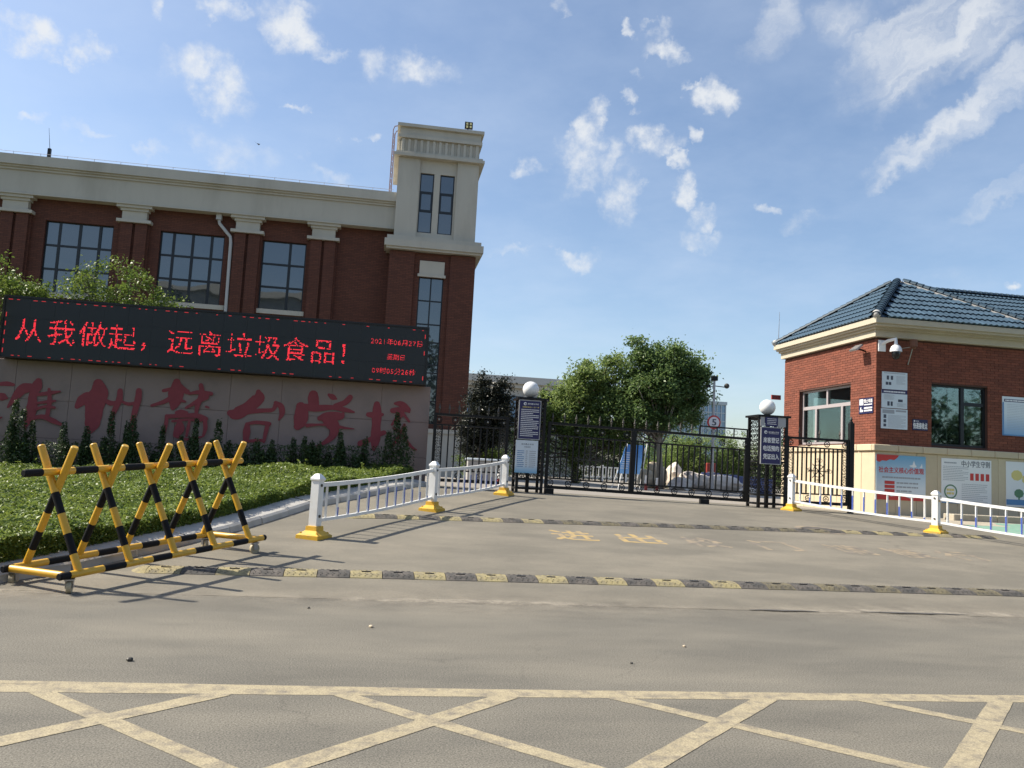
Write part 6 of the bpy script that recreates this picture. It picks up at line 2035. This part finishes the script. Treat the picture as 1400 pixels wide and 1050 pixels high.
# posts near the board
for k, (u, v, h, lab) in enumerate(((10.95, 33.2, .62, 'short red and white bollard beside the blue display board'), (11.5, 33.4, .55, 'short red and white bollard between the display board and the rocks'), (3.33, 23.0, .52, 'red and white bollard behind the narrow gate leaf'))):
    b_ = (u, v, gz(u, v))
    t = thing('bollard', b_, lab, 'bollard', 'red and white bollards behind the gate')
    m = MB(b_); m.tube(b_, (u, v, b_[2] + h * .45), .07, .065, 10); m.build('lower_band', MATS['plastic_red'], t, smooth=40)
    m = MB(b_); m.tube((u, v, b_[2] + h * .45 + .001), (u, v, b_[2] + h), .065, .06, 10); m.build('upper_band', MATS['white_paint'], t, smooth=40)
# planter under the bright shrub
pb = (3.2, 25.9, gz(3.2, 25.9))
t = thing('planter', pb, 'long planter with a pale blue rim under the bright shrub', 'planter')
m = MB(pb); m.cbox(2.7, 3.75, 25.7, 26.1, pb[2] - .02, 1.48, .02); m.build('trough', MATS['grey_wall'], t)
m = MB(pb); m.cbox(2.66, 3.79, 25.66, 26.14, 1.485, 1.56, .02); m.build('rim', MATS['print_pale'], t)
# camera pole and the speed limit sign fixed to it
cp = (15.82, 38, gz(15.82, 38))
t = thing('camera_pole', cp, 'slim grey pole with two cameras beside the tall dark tree', 'pole')
m = MB(cp); m.tube(cp, (15.80, 38, 6.0), .075, .055, 10); m.build('pole', MATS['silver'], t, smooth=40)
m = MB(cp); m.box(15.68, 15.92, 37.85, 38.15, 6.0, 6.22); m.build('camera_box', MATS['iron_black'], t)
m = MB(cp); m.tube((15.80, 38, 5.75), (16.35, 38, 5.72), .025, n=6); m.ball((16.42, 37.95, 5.78), .13, 10, 8); m.build('camera', MATS['iron_dusty'], t)
m = MB(cp); m.tube((15.80, 38, 5.7), (15.5, 38, 5.72), .02, n=6); m.box(15.42, 15.56, 37.9, 38.1, 5.66, 5.78); m.build('camera', MATS['iron_black'], t)
sl = (15.80, 37.90, 3.97)
t = thing('speed_sign', sl, 'round red rimmed speed limit sign with a black 5 on the camera pole', 'sign')
def disc(r, y, n=36):
    m = MB(sl); m.add([(sl[0] + r * cos(2 * pi * k / n), y, sl[2] + r * sin(2 * pi * k / n)) for k in range(n)] + [(sl[0] + r * cos(2 * pi * k / n), y + .012, sl[2] + r * sin(2 * pi * k / n)) for k in range(n)],
                      [tuple(range(n))] + [tuple(range(n, 2 * n))[::-1]] + [(k, n + k, n + (k + 1) % n, (k + 1) % n) for k in range(n)])
    return m
disc(.34, 37.90).build('rim', MATS['print_red'], t); disc(.265, 37.885).build('face', MATS['print_white'], t)
m = MB(sl); text_on(m, '5', sl[0] - .10, sl[0] + .10, sl[2] - .15, sl[2] + .15, lambda x, z: (x, 37.882, z), 0, .02); m.build('lettering', MATS['print_dark'], t)
# a few loose pebbles on the street
for k, (u, v, r, lab) in enumerate(((-1.52, 5.85, .022, 'dark pebble on the street above the yellow border stripe'), (.02, 7.1, .020, 'white pebble on the open asphalt in the middle of the street'), (-.55, 7.9, .015, 'small dark pebble close to the dusty seam'), (2.55, 6.6, .014, 'pale pebble on the asphalt toward the gatehouse side'), (1.92, 6.0, .012, 'tiny dark pebble above the border stripe toward the gatehouse side'), (-1.9, 4.75, .018, 'pale pebble lying inside the yellow hatching'))):
    m = MB((u, v, .0)); m.ball((u, v, r * .5), r, 7, 5, sz=.65)
    m.v = [(a + .15 * r * sin(9 * k + 40 * b), b, c) for a, b, c in m.v]
    m.build('pebble', MATS['rock' if k % 2 else 'iron_dusty'], label=lab, category='pebble', group='pebbles on the street')
# ================================================================ across the street, seen in the hall windows
ac = (-18, -62, 0)
t = thing('apartment_block', ac, 'grey apartment block across the street mirrored in the hall windows', 'building')
m = MB(ac); m.box(-46, -2, -74, -62, -1, 27); m.build('wall', MATS['grey_wall'], t)
m = MB(ac); m.box(-46.5, -1.5, -74.5, -61.3, 27, 28); m.build('cornice', MATS['pale_wall'], t)
for j in range(8):
    for k in range(11):
        x = -44.5 + k * 4; z = 1.5 + j * 3.1
        m = MB(ac); m.box(x, x + 1.8, -61.99, -61.93, z, z + 1.7); m.build('window', MATS['frame_dark'], t)
pts = []
for _ in range(30000):
    x = RNG.uniform(-60, 130); y = -40 + RNG.normal() * 2.2
    top = 15 + 5 * sin(x * .19) + 3.2 * sin(x * .47 + 1)
    pts.append((x, y, 1.5 + max(top - 1.5, 2) * RNG.random() ** .55))
tag(leaf_object('street_tree_belt', pts, .75, LEAF_HEDGE2, up=.2, kind='stuff'), 'belt of tall street trees across the road mirrored in the hall windows', 'trees')
